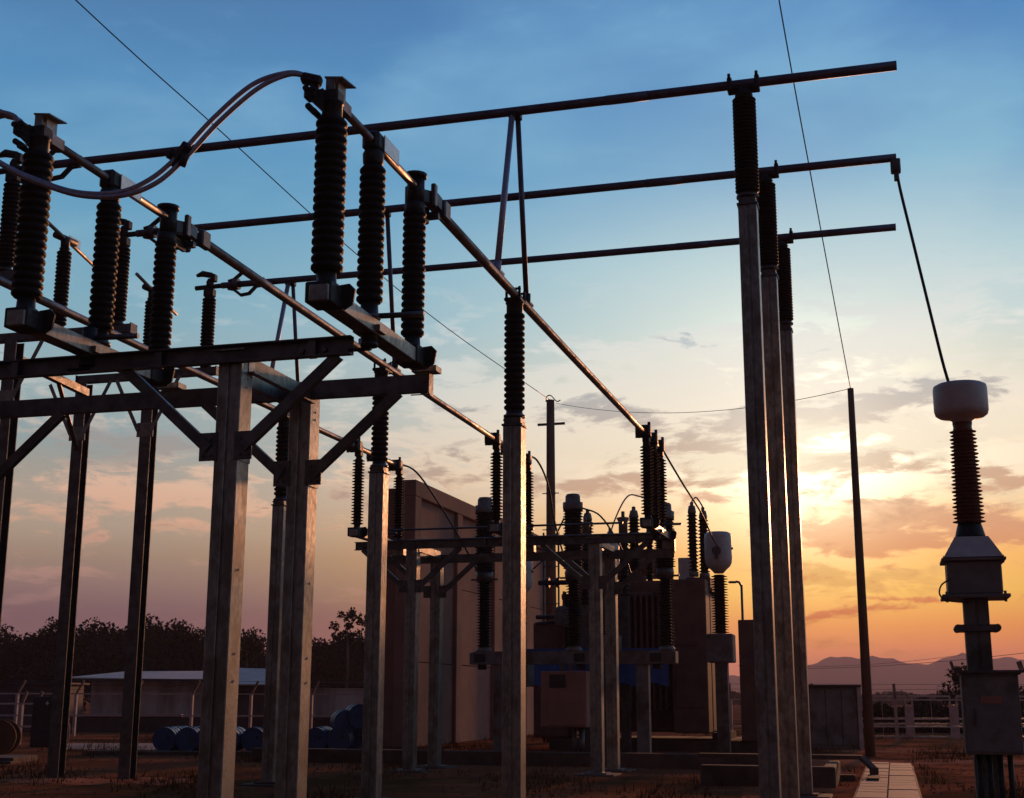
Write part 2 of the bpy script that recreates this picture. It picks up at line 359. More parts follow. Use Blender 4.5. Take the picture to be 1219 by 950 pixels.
def strip(px0, px1, t0, t1, z, jag=0.25, n=26):
    """flat patch on the ground with a ragged outline"""
    rg = random.Random(int(px0*7+t0*13)); m = MB(); vs = []
    for k in range(n+1):
        px = px0+(px1-px0)*k/n; e = 1 if 0 < k < n else 0.3
        a, b = bearing(px, t0+rg.uniform(-1, 1)*jag*e), bearing(px, t1+rg.uniform(-1, 1)*jag*e)
        vs += [(a.x, a.y, z), (b.x, b.y, z)]
    m.add(vs, [(2*k, 2*k+2, 2*k+3, 2*k+1) for k in range(n)]); return m
M_PALE = material('pale_earth', (0.56, 0.21, 0.11), 0.95, 0, var=(0.36, 0.12, 0.06), vscale=0.5, detail=9, bump=0.6, bscale=5)
M_PALE.node_tree.nodes['Principled BSDF'].inputs['Specular IOR Level'].default_value = 0.0
setting('yard_ground', strip(880, 1900, 17.0, 60.0, 0.002, 0.8, 40), material('sunlit_earth', (0.50, 0.155, 0.065), 0.95, 0, var=(0.26, 0.080, 0.036), vscale=0.6, detail=10, bump=0.9, bscale=6, var2=(0.15, 0.065, 0.028), v2scale=0.35))  # brighter, redder earth colour stands for sunlight on the right of the yard
bpy.data.materials['sunlit_earth'].node_tree.nodes['Principled BSDF'].inputs['Specular IOR Level'].default_value = 0.0
setting('concrete_path', strip(70, 196, 38.5, 43.5, 0.008, 0.05), M_SLAB)
setting('light_band_near', strip(958, 1500, 31.4, 33.6, 0.006, 0.4), M_PALE)  # band of light on the ground, laid in as a paler strip
setting('dirt_track', strip(430, 690, 33.6, 35.2, 0.006, 0.2), M_PALE)
setting('light_band_far', strip(1000, 1560, 38.0, 40.0, 0.006, 0.5), M_PALE)  # second, farther band of light, also put into the earth colour
setting('dirt_patch', strip(-80, 236, 24.0, 25.4, 0.004, 0.5), M_PALE)

# hills: a ridged sheet far off, its height following a rolling skyline
ridge_pts = [(-900, 20), (-400, 26), (0, 18), (300, 24), (560, 20), (760, 30), (900, 36), (958, 48), (1000, 54), (1040, 57), (1075, 51), (1110, 52), (1135, 57), (1156, 62), (1175, 55), (1219, 53), (1300, 60), (1450, 44), (1700, 50), (2100, 30), (2600, 34)]
def ridge(px):
    for (a, ha), (b, hb) in zip(ridge_pts, ridge_pts[1:]):
        if a <= px <= b:
            u = (px-a)/(b-a); u = u*u*(3-2*u); return max(ha+(hb-ha)*u-10, 6)
    return 20
mb = MB(); T0, T1, nT, nP = 1500, 2700, 14, 420
vs = []
for i in range(nT+1):
    t = T0+(T1-T0)*i/nT; u = i/nT
    env = math.sin(min(u/0.55, 1)*PI/2)**1.3 if u < 0.55 else math.cos((u-0.55)/0.45*PI/2)
    for j in range(nP+1):
        px = -900+3500*j/nP
        h = (ridge(px)+1.6*math.sin(px*0.09)+0.9*math.sin(px*0.23+1)+0.6*random.uniform(-1, 1))/1625*2160*env
        h *= 1+0.10*math.sin(px*0.03+i*1.3)*(1-u)
        p = bearing(px, t); vs.append((p.x, p.y, max(h, 0)-0.5))
fs = [(i*(nP+1)+j, i*(nP+1)+j+1, (i+1)*(nP+1)+j+1, (i+1)*(nP+1)+j) for i in range(nT) for j in range(nP)]
mb.add(vs, fs, True)
setting('hills', mb, M_HILL)

# ------------------------------------------------------------------ steel sections
def post_mb(w, d, z0, z1, seam=0.02):
    """hollow post of two channels toe to toe, seam on the faces along Y"""
    m = MB(); h = (w-seam)/2
    m.box((-w/2, -d/2, z0), (-w/2+h, d/2, z1), bev=0.008); m.box((w/2-h, -d/2, z0), (w/2, d/2, z1), bev=0.008)
    m.box((-w/2+h-0.002, -d/2+0.018, z0), (w/2-h+0.002, d/2-0.018, z1))
    return m
def h_post_mb(w, d, z0, z1):
    """rolled H section: flanges front and back, web between them"""
    return MB().box((-w/2, -d/2, z0), (w/2, -d/2+0.016, z1)).box((-w/2, d/2-0.016, z0), (w/2, d/2, z1)).box((-0.006, -d/2+0.0155, z0), (0.006, d/2-0.0155, z1))
def channel_x(m, x0, x1, y, z0, z1, face=-1, fl=0.07, th=0.012):
    """channel beam along X, web at y, flanges to face side; lower flange lip"""
    y0, y1 = (y, y+face*fl) if face > 0 else (y+face*fl, y)
    m.box((x0, y-th/2, z0), (x1, y+th/2, z1))
    m.box((x0, y0-0.002, z0-0.001), (x1, y1+0.002, z0+th)); m.box((x0, y0-0.002, z1-th), (x1, y1+0.002, z1+0.001))
    return m
def bolts(m, pts, r=0.016, ax=(0, -1, 0)):
    for p in pts:
        q = Vector(p)+Vector(ax)*0.022; m.tube([p, q], r, 6)
    return m

# ------------------------------------------------------------------ disconnector gantries
def gantry(name, label, Y0, legsX, x0, x1, phases, group, drop=0.0, flen=2.32):
    YA, YB = Y0+1.0, Y0+2.55
    zt = 4.63; zb = 4.45
    t = thing(name, label, 'steel gantry', (legsX[-1], (YA+YB)/2, 0), group)
    # long beams
    m = channel_x(MB(), x0, x1-0.12, YA-0.02, zb+0.03, zt+0.02, -1, 0.075)
    for k in range(int((x1-x0)/1.55)):
        x = x1-0.5-k*1.55; m.box((x-0.035, YA-0.085, zb+0.02), (x+0.035, YA-0.03, zt-0.0))
    bolts(m, [(x1-0.4, YA-0.03, 4.55), (x1-0.62, YA-0.03, 4.55)], 0.03)
    part('beam', m, M_STEEL, t, True)
    m = channel_x(MB(), x0, x1+0.06, YB-0.03, zb+0.03-drop, zt+0.03-drop, 1, 0.075)
    m.box((x1+0.062, YB-0.06, zb-0.01), (x1+0.075, YB+0.07, zt+0.04))
    m.box((x1-0.12, YB-0.055, zb-0.01), (x1+0.09, YB-0.045, zb+0.0))
    part('beam', m, M_STEEL, t, True)
    if drop:
        part('drive_pipe', MB().tube([(x0+0.8, YA-0.14, zt+0.24), (x1-0.7, YA-0.14, zt+0.24)], 0.022, 8), M_STEEL, t, True)
        part('drive_pipe', MB().tube([(x0+0.2, YB-0.4, zt+0.17), (x1-0.3, YB-0.4, zt+0.17)], 0.022, 8), M_STEEL, t, True)
    for lx in legsX:
        for Y in (YA+0.10, YB+0.10):
            m = post_mb(0.235, 0.24, 0.02, zt-0.03+((0.03-drop) if Y > YB else 0))
            m.v = [(v[0]+lx, v[1]+Y, v[2]) for v in m.v]
            zc_ = zt-(drop if Y > YB else 0)
            m.box((lx-0.16, Y-0.16, zc_-0.028), (lx+0.16, Y+0.16, zc_-0.012))
            m.box((lx-0.22, Y-0.22, 0.03), (lx+0.22, Y+0.22, 0.055))
            bolts(m, [(lx+0.10, Y+0.02, zz_) for zz_ in (1.62, 1.86, 2.6, 4.28, 4.36)], 0.012, (1, 0, 0))
            part('post', m, M_GALV, t, True)
            part('footing', MB().box((lx-0.4, Y-0.4, -0.1), (lx+0.4, Y+0.4, 0.03), bev=0.02), M_CONC, t, True)
            # plate across the post with a knee brace to each side
            yf = Y-0.128
            zc = 3.72
            for s in (-1, 1):
                xa, xb = sorted((lx+s*0.085, lx+s*0.262))
                m = MB().box((xa, yf-0.004, zc-0.14), (xb, yf+0.010, zc+0.12)); m.box((lx+s*0.119-0.006, yf+0.01, zc-0.14), (lx+s*0.119+0.006, yf+0.25, zc+0.12))
                bolts(m, [(lx+s*a, yf-0.004, zc+b) for a in (0.15, 0.225) for b in (-0.09, 0.05)], 0.014)
                part('gusset_plate', m, M_STEEL, t, True)
            for s in (-1, 1):
                m = MB()
                p = Vector((lx+s*0.17, yf-0.022, zc-0.03)); q = Vector((lx+s*1.08, yf-0.022, zb+0.04))
                up = (0, -1, 0)
                m.bar(p, q, 0.10, 0.010, up); 
                d = (q-p).normalized(); n = Vector((d.z, 0, -d.x))*(0.045)
                m.bar(p+n+Vector((0, 0.03, 0)), q+n+Vector((0, 0.03, 0)), 0.010, 0.060, up)
                part('knee_brace', m, M_STEEL, t, True)
        # ties between the two rows, on top of the posts
        for s in (-1, 1):
            m = MB().box((lx+s*0.118-0.006, YA+0.12, zb-0.02), (lx+s*0.118+0.006, YB-0.035, zt-0.05))
            m.box((lx+(0.112 if s > 0 else -0.18), YA+0.12, zb-0.03), (lx+(0.18 if s > 0 else -0.112), YB-0.035, zb-0.018))
            part('tie_beam', m, M_GALV, t, True)
    for px in phases:
        m = MB().box((px-0.085, Y0-0.16, zt+0.022), (px+0.085, Y0+flen, zt+0.162), bev=0.006)
        for yy in (YA-0.02, YB-0.02): m.box((px-0.13, yy-0.08, zt+0.042-(drop if yy > YA+0.5 else 0)), (px+0.13, yy+0.09, zt+0.10))
        part('base_frame', m, M_GALV, t, True)
        for yy in (Y0, Y0+2.1):                                  # bearing housing with cheek plates
            m = MB().box((px-0.135, yy-0.13, zt+0.02), (px+0.10, yy+0.13, zt+0.20), bev=0.01)
            sgn = 1
            pl = [(-0.10, 0.0), (0.0, -0.05), (0.10, 0.0), (0.13, 0.14), (0.06, 0.20), (-0.09, 0.19)]
            m.prism([(x*0.75+px+0.16*sgn-0.04, z*0.9+zt+0.05) for x, z in pl], 0.02, Matrix.Translation((0, yy+0.10, 0)))
            part('bearing_housing', m, M_DARK, t, True)
        m = MB().tube([(px, Y0+0.98, zt+0.30), (px, Y0+0.98, zt-0.06)], 0.07, 14)
        m.lathe([(0.08, -0.08), (0.08, -0.05), (0.07, -0.04)], 14, (px, Y0+0.98, zt))
        m.tube([(px-0.2, Y0+0.98, zt-0.10), (px+0.02, Y0+0.98, zt-0.10)], 0.018, 8)
        part('rotary_bearing', m, M_DARK, t, True)
        part('drive_rod', MB().tube([(px+0.05, Y0+0.98, zt+0.20), (px+0.50, Y0+1.02, zt+0.20)], 0.026, 10), M_STEEL, t, True)
    return t

PH = [-4.35, -7.22, -10.35]
gantry('disconnector_gantry', 'large near steel gantry on thick posts crossing the left of the view', 9.8, [-5.72, -9.6], -12.2, -4.38, PH, 'disconnector gantries')
gantry('disconnector_gantry', 'smaller far steel gantry in front of the tall concrete wall and transformer', 25.2, [-5.62, -9.50], -10.75, -4.30, [-4.35, -7.38, -10.35], 'disconnector gantries', 0.15, 2.62)

# ------------------------------------------------------------------ insulators
def shed_profile(z0, z1, rs, rc, n, sharp=False):
    p = [(rc, z0)]; h = (z1-z0)/n
    for i in range(n):
        z = z0+i*h
        r = rs if i % 2 == 0 or not sharp else rs*0.93
        if sharp: p += [(rc, z+h*0.10), (r*0.98, z+h*0.30), (r, z+h*0.38), (rc+0.25*(r-rc), z+h*0.62), (rc, z+h*0.9)]
        else: p += [(rc, z+h*0.16), (rc+(r-rc)*0.80, z+h*0.24), (r, z+h*0.40), (r, z+h*0.56), (rc+(r-rc)*0.75, z+h*0.72), (rc, z+h*0.82)]
    p.append((rc, z1)); return p
def insulator(name, label, cat, loc, h, rs, rc, n, sharp, cap, flange, group, seg=20):
    """h = height of the ribbed porcelain; cap/flange = (radius, height) of the metal ends; origin at the foot"""
    t = thing(name, label, cat, loc, group)
    z0 = flange[1]; z1 = z0+h
    part('porcelain', MB().lathe(shed_profile(z0, z1, rs, rc, n, sharp), seg), M_PORC, t)
    part('base_flange', MB().lathe([(flange[0]*1.25, 0), (flange[0]*1.25, 0.03), (flange[0], 0.04), (flange[0]*0.92, z0+0.01)], 16), M_STEEL, t)
    part('top_cap', MB().lathe([(cap[0]*0.9, z1-0.01), (cap[0], z1+0.02), (cap[0], z1+cap[1]-0.02), (cap[0]*1.12, z1+cap[1]-0.015), (cap[0]*1.12, z1+cap[1])], 16), M_DARK, t)
    return t
ZF = 4.80
def P3(i, Y): return (PH[i], Y, ZF)

# ends of the near disconnector: 1.4 m of porcelain each
def terminal_head(t, z):
    """bolted terminal with a roof plate and cable lugs at the outer end of the switch"""
    m = MB().box((-0.075, -0.06, z), (0.07, 0.09, z+0.15), bev=0.015)
    m.add([(-0.08, -0.10, z-0.04), (-0.03, -0.10, z-0.10), (-0.03, 0.05, z-0.10), (-0.08, 0.05, z-0.04), (-0.22, -0.10, z+0.10), (-0.05, -0.10, z+0.14), (-0.05, 0.05, z+0.14), (-0.22, 0.05, z+0.10)], [(0, 3, 2, 1), (4, 5, 6, 7), (0, 1, 5, 4), (1, 2, 6, 5), (2, 3, 7, 6), (3, 0, 4, 7)])
    m.box((-0.23, -0.11, z+0.06), (-0.10, 0.0, z+0.17), bev=0.02)
    for x, zz_ in ((-0.20, 0.20), (-0.13, 0.20), (-0.17, 0.03), (-0.12, -0.02)): m.tube([(x, -0.13, z+zz_-0.05), (x, 0.02, z+zz_-0.05)], 0.028, 8)
    part('terminal_clamp', m, M_DARK, t)
    m = MB().box((-0.06, -0.02, z+0.10), (-0.045, 0.20, z+0.27)); m.box((-0.06, -0.02, z+0.10), (0.02, 0.0, z+0.27)); m.add([(-0.07, -0.03, z+0.27), (0.10, -0.03, z+0.25), (0.13, 0.20, z+0.25), (-0.07, 0.20, z+0.27), (-0.07, -0.03, z+0.285), (0.10, -0.03, z+0.262), (0.13, 0.20, z+0.262), (-0.07, 0.20, z+0.285)], [(0, 3, 2, 1), (4, 5, 6, 7), (0, 1, 5, 4), (1, 2, 6, 5), (2, 3, 7, 6), (3, 0, 4, 7)]); m.box((0.03, 0.02, z+0.10), (0.042, 0.18, z+0.25))
    part('contact_bracket', m, M_GALV, t)
def collar_head(t, z):
    """swivel head that carries the moving tube, with a pale plate"""
    m = MB().lathe([(0.075, z), (0.095, z+0.03), (0.10, z+0.12), (0.085, z+0.15)], 14); m.box((-0.085, -0.10, z+0.14), (0.085, 0.10, z+0.33), bev=0.03)
    part('swivel_head', m, M_DARK, t)
    part('number_plate', MB().box((0.092, 0.02, z+0.15), (0.104, 0.40, z+0.31), bev=0.003), M_PLATE, t)
def jaw_head(t, z):
    """round cap with a forked contact round the tube end"""
    m = MB().lathe([(0.08, z), (0.10, z+0.02), (0.10, z+0.10)], 14); m.tube([(0, 0.02, z+0.10), (0, 0.02, z+0.38)], 0.09, 12); m.lathe([(0.115, z+0.37), (0.12, z+0.41), (0.06, z+0.43)], 14)
    part('contact_cap', m, M_DARK, t)
    for s in (-1, 1):
        m = MB(); pts = [(s*0.05, 0.10, z+0.22), (s*0.15, 0.22, z+0.22), (s*0.16, 0.34, z+0.20), (s*0.09, 0.46, z+0.18), (s*0.07, 0.62, z+0.22)]
        for a, b in zip(pts, pts[1:]): m.bar(a, b, 0.022, 0.13)
        m.bar((s*0.12, 0.50, z+0.22), (s*0.12, 0.68, z+0.22), 0.075, 0.20, bev=0.015)
        m.bar((s*0.14, 0.14, z+0.24), (s*0.14, 0.22, z+0.24), 0.05, 0.24, bev=0.01)
        part('contact_finger', m, M_STEEL, t)
    part('jaw_bracket', MB().box((-0.13, 0.34, z+0.06), (0.13, 0.40, z+0.13)).box((-0.02, 0.08, z+0.02), (0.02, 0.38, z+0.12)), M_STEEL, t)

g = 'ribbed insulators of the near disconnector'
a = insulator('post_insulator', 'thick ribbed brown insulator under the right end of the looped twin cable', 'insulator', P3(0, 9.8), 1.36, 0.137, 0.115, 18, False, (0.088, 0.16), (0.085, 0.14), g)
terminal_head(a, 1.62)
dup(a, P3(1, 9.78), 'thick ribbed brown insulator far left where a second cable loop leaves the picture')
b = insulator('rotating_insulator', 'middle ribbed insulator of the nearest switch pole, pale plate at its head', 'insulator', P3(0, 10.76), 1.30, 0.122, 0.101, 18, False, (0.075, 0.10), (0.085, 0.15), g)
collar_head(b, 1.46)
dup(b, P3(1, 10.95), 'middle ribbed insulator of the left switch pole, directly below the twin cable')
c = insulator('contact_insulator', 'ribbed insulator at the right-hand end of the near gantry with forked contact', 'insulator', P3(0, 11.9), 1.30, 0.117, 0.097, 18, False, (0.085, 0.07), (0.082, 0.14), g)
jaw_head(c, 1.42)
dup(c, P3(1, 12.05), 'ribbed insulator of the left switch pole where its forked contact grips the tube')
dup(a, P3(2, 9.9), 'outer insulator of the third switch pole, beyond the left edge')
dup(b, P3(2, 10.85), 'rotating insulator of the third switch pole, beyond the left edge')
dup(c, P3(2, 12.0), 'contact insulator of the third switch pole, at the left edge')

# far disconnector: thinner, sharper sheds
g = 'ribbed insulators of the far disconnector'
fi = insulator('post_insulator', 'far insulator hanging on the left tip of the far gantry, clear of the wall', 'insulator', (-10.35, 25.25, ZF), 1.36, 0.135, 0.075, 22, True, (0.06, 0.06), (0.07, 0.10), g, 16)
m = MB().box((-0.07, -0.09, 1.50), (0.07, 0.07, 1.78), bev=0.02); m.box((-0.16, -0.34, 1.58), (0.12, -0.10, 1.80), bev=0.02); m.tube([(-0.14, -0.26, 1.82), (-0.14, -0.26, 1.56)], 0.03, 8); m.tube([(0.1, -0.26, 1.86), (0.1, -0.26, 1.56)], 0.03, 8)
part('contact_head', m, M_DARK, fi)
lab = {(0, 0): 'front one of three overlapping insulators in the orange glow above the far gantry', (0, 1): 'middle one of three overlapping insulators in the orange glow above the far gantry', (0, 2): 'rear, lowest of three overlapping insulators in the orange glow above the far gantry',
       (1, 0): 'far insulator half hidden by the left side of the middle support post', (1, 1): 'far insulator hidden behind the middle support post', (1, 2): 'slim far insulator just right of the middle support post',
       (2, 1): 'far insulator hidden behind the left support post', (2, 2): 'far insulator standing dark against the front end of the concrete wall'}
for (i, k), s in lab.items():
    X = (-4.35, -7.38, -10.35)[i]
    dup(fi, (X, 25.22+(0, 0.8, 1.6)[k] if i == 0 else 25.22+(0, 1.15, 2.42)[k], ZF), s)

# ------------------------------------------------------------------ phase tubes
ZT = 6.50
g = 'long phase tubes'
for i, (X, y0, y1, lb) in enumerate([(PH[0], 9.85, 12.0, 'thin switch blade tube on the nearest pole, running down from the cable head'), (PH[1], 9.83, 12.15, 'thin switch blade tube crossing behind the looped twin cable at left'), (PH[2], 9.95, 12.1, 'switch blade tube of the third pole, beyond the left edge')]):
    m = MB().tube([(X, y0, ZT), (X, y1, ZT)], 0.040, 14)
    m.bar((X, y0+0.06, ZT), (X, y0+0.25, ZT), 0.10, 0.10)
    solo('switch_blade', m, M_ALU, lb, 'switch blade', 'switch blades', (X, y0, ZT))
for X0, X1, y0, y1, lb in [(PH[0], -4.38, 12.2, 25.5, 'long bronze-lit tube descending to the glow from the nearest switch pole, rightmost of its kind'), (PH[1], -7.38, 12.35, 25.5, 'long bronze-lit tube descending from the left switch pole, middle of its kind'), (PH[2], -10.35, 12.3, 27.5, 'long tube from the left edge passing low behind the near gantry, leftmost of its kind')]:
    solo('phase_tube', MB().tube([(X0+(X1-X0)*k/6, y0+(y1-y0)*k/6, ZT-0.02*math.sin(k/6*PI)) for k in range(7)], 0.056, 16), M_ALU, lb, 'bus tube', g, (X0, y0, ZT))
for X, Y, lb in [(-4.35, 25.2, 'short blade tube over the three glowing insulators'), (-7.38, 25.2, 'short blade tube passing behind the middle support post')]:
    solo('switch_blade', MB().tube([(X, Y+0.1, ZT), (X, Y+(1.6 if X > -5 else 2.45), ZT-0.03)], 0.04, 12), M_ALU, lb, 'switch blade', 'switch blades', (X, Y, ZT))

# ------------------------------------------------------------------ single support posts
def support(name, label, X, Y, ztop, w, mat, group, insul=None, ilabel=None, clamp='tube_y'):
    t = thing(name, label, 'steel post', (X, Y, 0), group)
    part('shaft', post_mb(w, w, 0.05, ztop-0.12), mat, t)
    m = MB().box((-w*0.56, -w*0.56, ztop-0.118), (w*0.56, w*0.56, ztop-0.095)); m.box((-w*0.47, -w*0.47, ztop-0.097), (w*0.47, w*0.47, ztop-0.012), bev=0.01)
    bolts(m, [(a*w*0.42, -w*0.47, ztop-0.05) for a in (-1, 1)], 0.014)
    part('head_plate', m, M_STEEL, t)
    part('footing', MB().box((-0.4, -0.4, -0.1), (0.4, 0.4, 0.03), bev=0.02).box((-w*0.9, -w*0.9, 0.03), (w*0.9, w*0.9, 0.055)), M_CONC, t)
    return t
def saddle_y(t, z):
    m = MB().box((-0.11, -0.12, z-0.10), (0.11, 0.20, z-0.055), bev=0.01)
    for y in (-0.08, 0.16):
        for s in (-1, 1): m.tube([(s*0.085, y, z-0.09), (s*0.085, y, z+0.09)], 0.018, 8)
        m.bar((-0.10, y, z+0.06), (0.10, y, z+0.06), 0.05, 0.02)
    part('tube_clamp', m, M_DARK, t)
def saddle_x(t, z):
    m = MB().box((-0.20, -0.09, z-0.105), (0.20, 0.09, z-0.065), bev=0.01); m.tube([(0, 0, z-0.2), (0, 0, z-0.1)], 0.10, 14)
    for x in (-0.17, 0.17):
        m.box((x-0.03, -0.075, z-0.09), (x+0.03, 0.075, z+0.082), bev=0.015); m.tube([(x, -0.085, z+0.05), (x, -0.085, z+0.11)], 0.02, 8)
    part('tube_clamp', m, M_DARK, t)
g = 'square posts under the phase tubes'; gi = 'insulators on the phase tube posts'
support('support_post', 'square steel post in the middle of the view, its right edge lit orange', -4.38, 15.75, 4.90, 0.235, M_GALV, g)
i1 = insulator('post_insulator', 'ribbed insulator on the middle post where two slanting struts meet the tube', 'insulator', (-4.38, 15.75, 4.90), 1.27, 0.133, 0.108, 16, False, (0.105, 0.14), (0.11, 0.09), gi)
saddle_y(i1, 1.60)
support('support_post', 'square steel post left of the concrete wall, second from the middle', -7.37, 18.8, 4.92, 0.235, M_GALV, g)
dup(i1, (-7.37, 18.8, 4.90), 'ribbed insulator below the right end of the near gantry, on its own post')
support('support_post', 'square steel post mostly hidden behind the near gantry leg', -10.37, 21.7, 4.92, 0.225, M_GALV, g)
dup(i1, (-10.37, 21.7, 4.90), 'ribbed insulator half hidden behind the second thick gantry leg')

g = 'tall posts under the high bus tubes'; gi = 'insulators on the tall bus posts'
ZB = 9.03
names = ['tallest steel post right of centre, under the topmost bus tube', 'second tall post right of centre, bright gap on its left', 'third and farthest tall post right of centre, glowing brown']
inames = ['black ribbed insulator holding up the topmost bus tube', 'black ribbed insulator holding up the middle bus tube at right', 'black ribbed insulator holding up the lowest bus tube at right']
BY = [15.72, 18.68, 21.68]
for k in range(3):
    support('support_post', names[k], -1.39, BY[k], 7.50, 0.225, M_GALV, g)
    lo = (-1.39, BY[k], 7.50)
    if k == 0:
        j = insulator('post_insulator', inames[0], 'insulator', lo, 1.25, 0.148, 0.122, 26, False, (0.10, 0.05), (0.11, 0.07), gi)
        saddle_x(j, 1.53)
    else: dup(j, lo, inames[k])

# ------------------------------------------------------------------ high bus tubes with their end contacts
bl = ['topmost long dark bus tube running right across the sky', 'middle long dark bus tube, dropper cable at its right end', 'lowest long dark bus tube of the three across the sky']
for k in range(3):
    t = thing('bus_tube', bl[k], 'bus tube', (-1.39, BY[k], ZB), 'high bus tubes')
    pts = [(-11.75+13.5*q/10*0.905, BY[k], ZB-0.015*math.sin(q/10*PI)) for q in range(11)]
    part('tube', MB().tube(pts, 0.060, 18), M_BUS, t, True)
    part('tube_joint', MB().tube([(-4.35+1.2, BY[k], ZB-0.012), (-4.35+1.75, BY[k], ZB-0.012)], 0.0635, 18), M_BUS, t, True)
    # bell-mouth contact prongs near the left end
    for s in (-1, 1):
        m = MB(); px0 = -11.20
        pts = [(px0-0.42, 0.0, s*0.07), (px0-0.30, 0.0, s*0.10), (px0-0.16, 0.0, s*0.22), (px0+0.02, 0.0, s*0.20), (px0+0.14, 0.0, s*0.07), (px0+0.30, 0.0, s*0.06)]
        for a_, b_ in zip(pts, pts[1:]): m.bar((a_[0], BY[k], ZB+a_[2]), (b_[0]+0.015, BY[k], ZB+b_[2]), 0.06, 0.05)
        part('contact_prong', m, M_DARK, t, True)
    part('prong_collar', MB().tube([(-11.50, BY[k], ZB), (-11.40, BY[k], ZB)], 0.105, 14), M_STEEL, t, True)

# slanting struts from the bus tubes down to the phase tubes (an upside-down V each)
vl = [('pale left strut of the upside-down V under the topmost bus tube', 'dark right strut of the upside-down V under the topmost bus tube'),
      ('left strut from the middle bus tube, behind the near insulators', 'dark strut from the middle bus tube, right of the middle near insulator'),
      ('pale thin strut from the lowest bus tube above the near gantry', 'dark thin strut from the lowest bus tube above the near gantry')]
for k, X in enumerate((-4.38, -7.34, -10.35)):
    for s in (0, 1):
        dy = (-0.78, 0.62)[s]; y0 = BY[k]+(-0.04, 0.04)[s]; xo = (-0.02, 0.035)[s]
        t = thing('strut_tube', vl[k][s], 'strut', (X, BY[k]+dy, ZT), 'struts between bus and phase tubes')
        a_, b_ = Vector((X+xo, y0, ZB-0.07)), Vector((X, BY[k]+dy, ZT+0.07))
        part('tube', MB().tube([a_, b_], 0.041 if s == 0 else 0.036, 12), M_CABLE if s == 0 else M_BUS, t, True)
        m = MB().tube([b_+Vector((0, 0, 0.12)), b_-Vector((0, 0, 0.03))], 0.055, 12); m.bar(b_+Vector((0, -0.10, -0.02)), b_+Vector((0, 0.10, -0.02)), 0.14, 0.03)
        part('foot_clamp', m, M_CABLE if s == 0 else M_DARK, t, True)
        m = MB().box((a_.x-0.05, a_.y-0.05, ZB-0.12), (a_.x+0.05, a_.y+0.05, ZB-0.03), bev=0.01)
        part('head_clamp', m, M_DARK, t, True)

# ------------------------------------------------------------------ bus disconnector behind the near gantry
ZQ = 7.46
def bus_portal(label, Y, legs, xa, xb):
    t = thing('bus_switch_frame', label, 'steel frame', (legs[0] if legs else xa, Y, 0), 'frames under the bus switches')
    m = MB().box((xa, Y-0.07, ZQ-0.15), (xb, Y+0.07, ZQ-0.005), bev=0.006)
    for x in (xa, xb): m.box((x-0.012, Y-0.1, ZQ-0.17), (x+0.012, Y+0.1, ZQ+0.0))
    part('base_frame', m, M_STEEL, t, True)
    for lx in legs:
        m = h_post_mb(0.23, 0.22, 0.05, ZQ-0.155); m.v = [(v[0]+lx, v[1]+Y, v[2]) for v in m.v]
        part('post', m, M_STEEL, t, True)
        part('gusset_plate', MB().box((lx-0.17, Y-0.128, 6.18), (lx+0.17, Y-0.112, 6.45)), M_GALV, t, True)
        for s in (-1, 1):
            part('knee_brace', MB().bar((lx+s*0.14, Y-0.14, 6.3), (lx+s*0.66, Y-0.14, ZQ-0.16), 0.07, 0.012, (0, -1, 0)), M_GALV, t, True)
    return t
bus_portal('slim steel post and frame at the left edge behind the near gantry', 18.68, [-13.95], -14.4, -11.7)
bus_portal('slim two-legged steel frame behind the near gantry beam', 21.70, [-14.57, -13.13], -14.7, -11.75)
bus_portal('bus switch frame beyond the left edge', 15.72, [-15.4], -15.6, -11.7)
t = thing('link_beam', 'short sloping-looking beam joining the slim posts behind the near gantry', 'beam', (-14.2, 20.0, 7.1))
m = MB().bar((-14.02, 18.62, 7.08), (-14.45, 21.6, 7.10), 0.12, 0.14)
part('bar', m, M_STEEL, t, True)
part('brace', MB().bar((-14.3, 20.5, 7.02), (-14.55, 21.58, 6.0), 0.08, 0.02), M_STEEL, t, True)

gi = 'insulators of the bus switches'
q1 = insulator('post_insulator', 'slim ribbed insulator under the left end of the middle bus tube', 'insulator', (-12.0, BY[1], ZQ), 1.26, 0.13, 0.10, 19, False, (0.08, 0.06), (0.085, 0.08), gi, 16)
m = MB().box((-0.10, -0.08, 1.36), (0.10, 0.08, 1.52), bev=0.02); m.tube([(-0.30, 0, 1.56), (0.34, 0, 1.57)], 0.045, 10); m.lathe([(0.07, 1.5), (0.075, 1.66), (0.05, 1.72)], 12)
m.tube([(-0.28, -0.02, 1.80), (-0.16, -0.02, 1.83), (0.02, 0, 1.79), (0.1, 0, 1.74)], [0.03, 0.06, 0.055, 0.03], 10); m.box((0.02, -0.06, 1.66), (0.12, 0.06, 1.80), bev=0.01)
part('contact_head', m, M_DARK, q1)
dup(q1, (-12.0, BY[2], ZQ), 'slim ribbed insulator under the left end of the lowest bus tube')
dup(q1, (-12.0, BY[0], ZQ), 'ribbed insulator at the left edge under the end of the topmost bus tube')
q2 = insulator('rotating_insulator', 'slim ribbed insulator with a tilted bare rod on top, left of the cable', 'insulator', (-13.12, BY[1], ZQ), 1.30, 0.125, 0.095, 19, False, (0.08, 0.05), (0.085, 0.08), gi, 16)
m = MB().lathe([(0.07, 1.40), (0.08, 1.60), (0.05, 1.64)], 12); m.tube([(-0.03, -0.25, 1.60), (0.03, 0.25, 1.60)], 0.06, 10)
part('swivel_head', m, M_DARK, q2)
dr = Vector((math.sin(R(-14)), math.cos(R(-14)), 0))
def rod(t, a_, b_): part('open_blade', MB().tube([dr*a_+Vector((0, 0, 1.60)), dr*b_+Vector((0, 0, 1.60))], 0.032, 10), M_ALU, t); 
rod(q2, -1.0, 1.65)
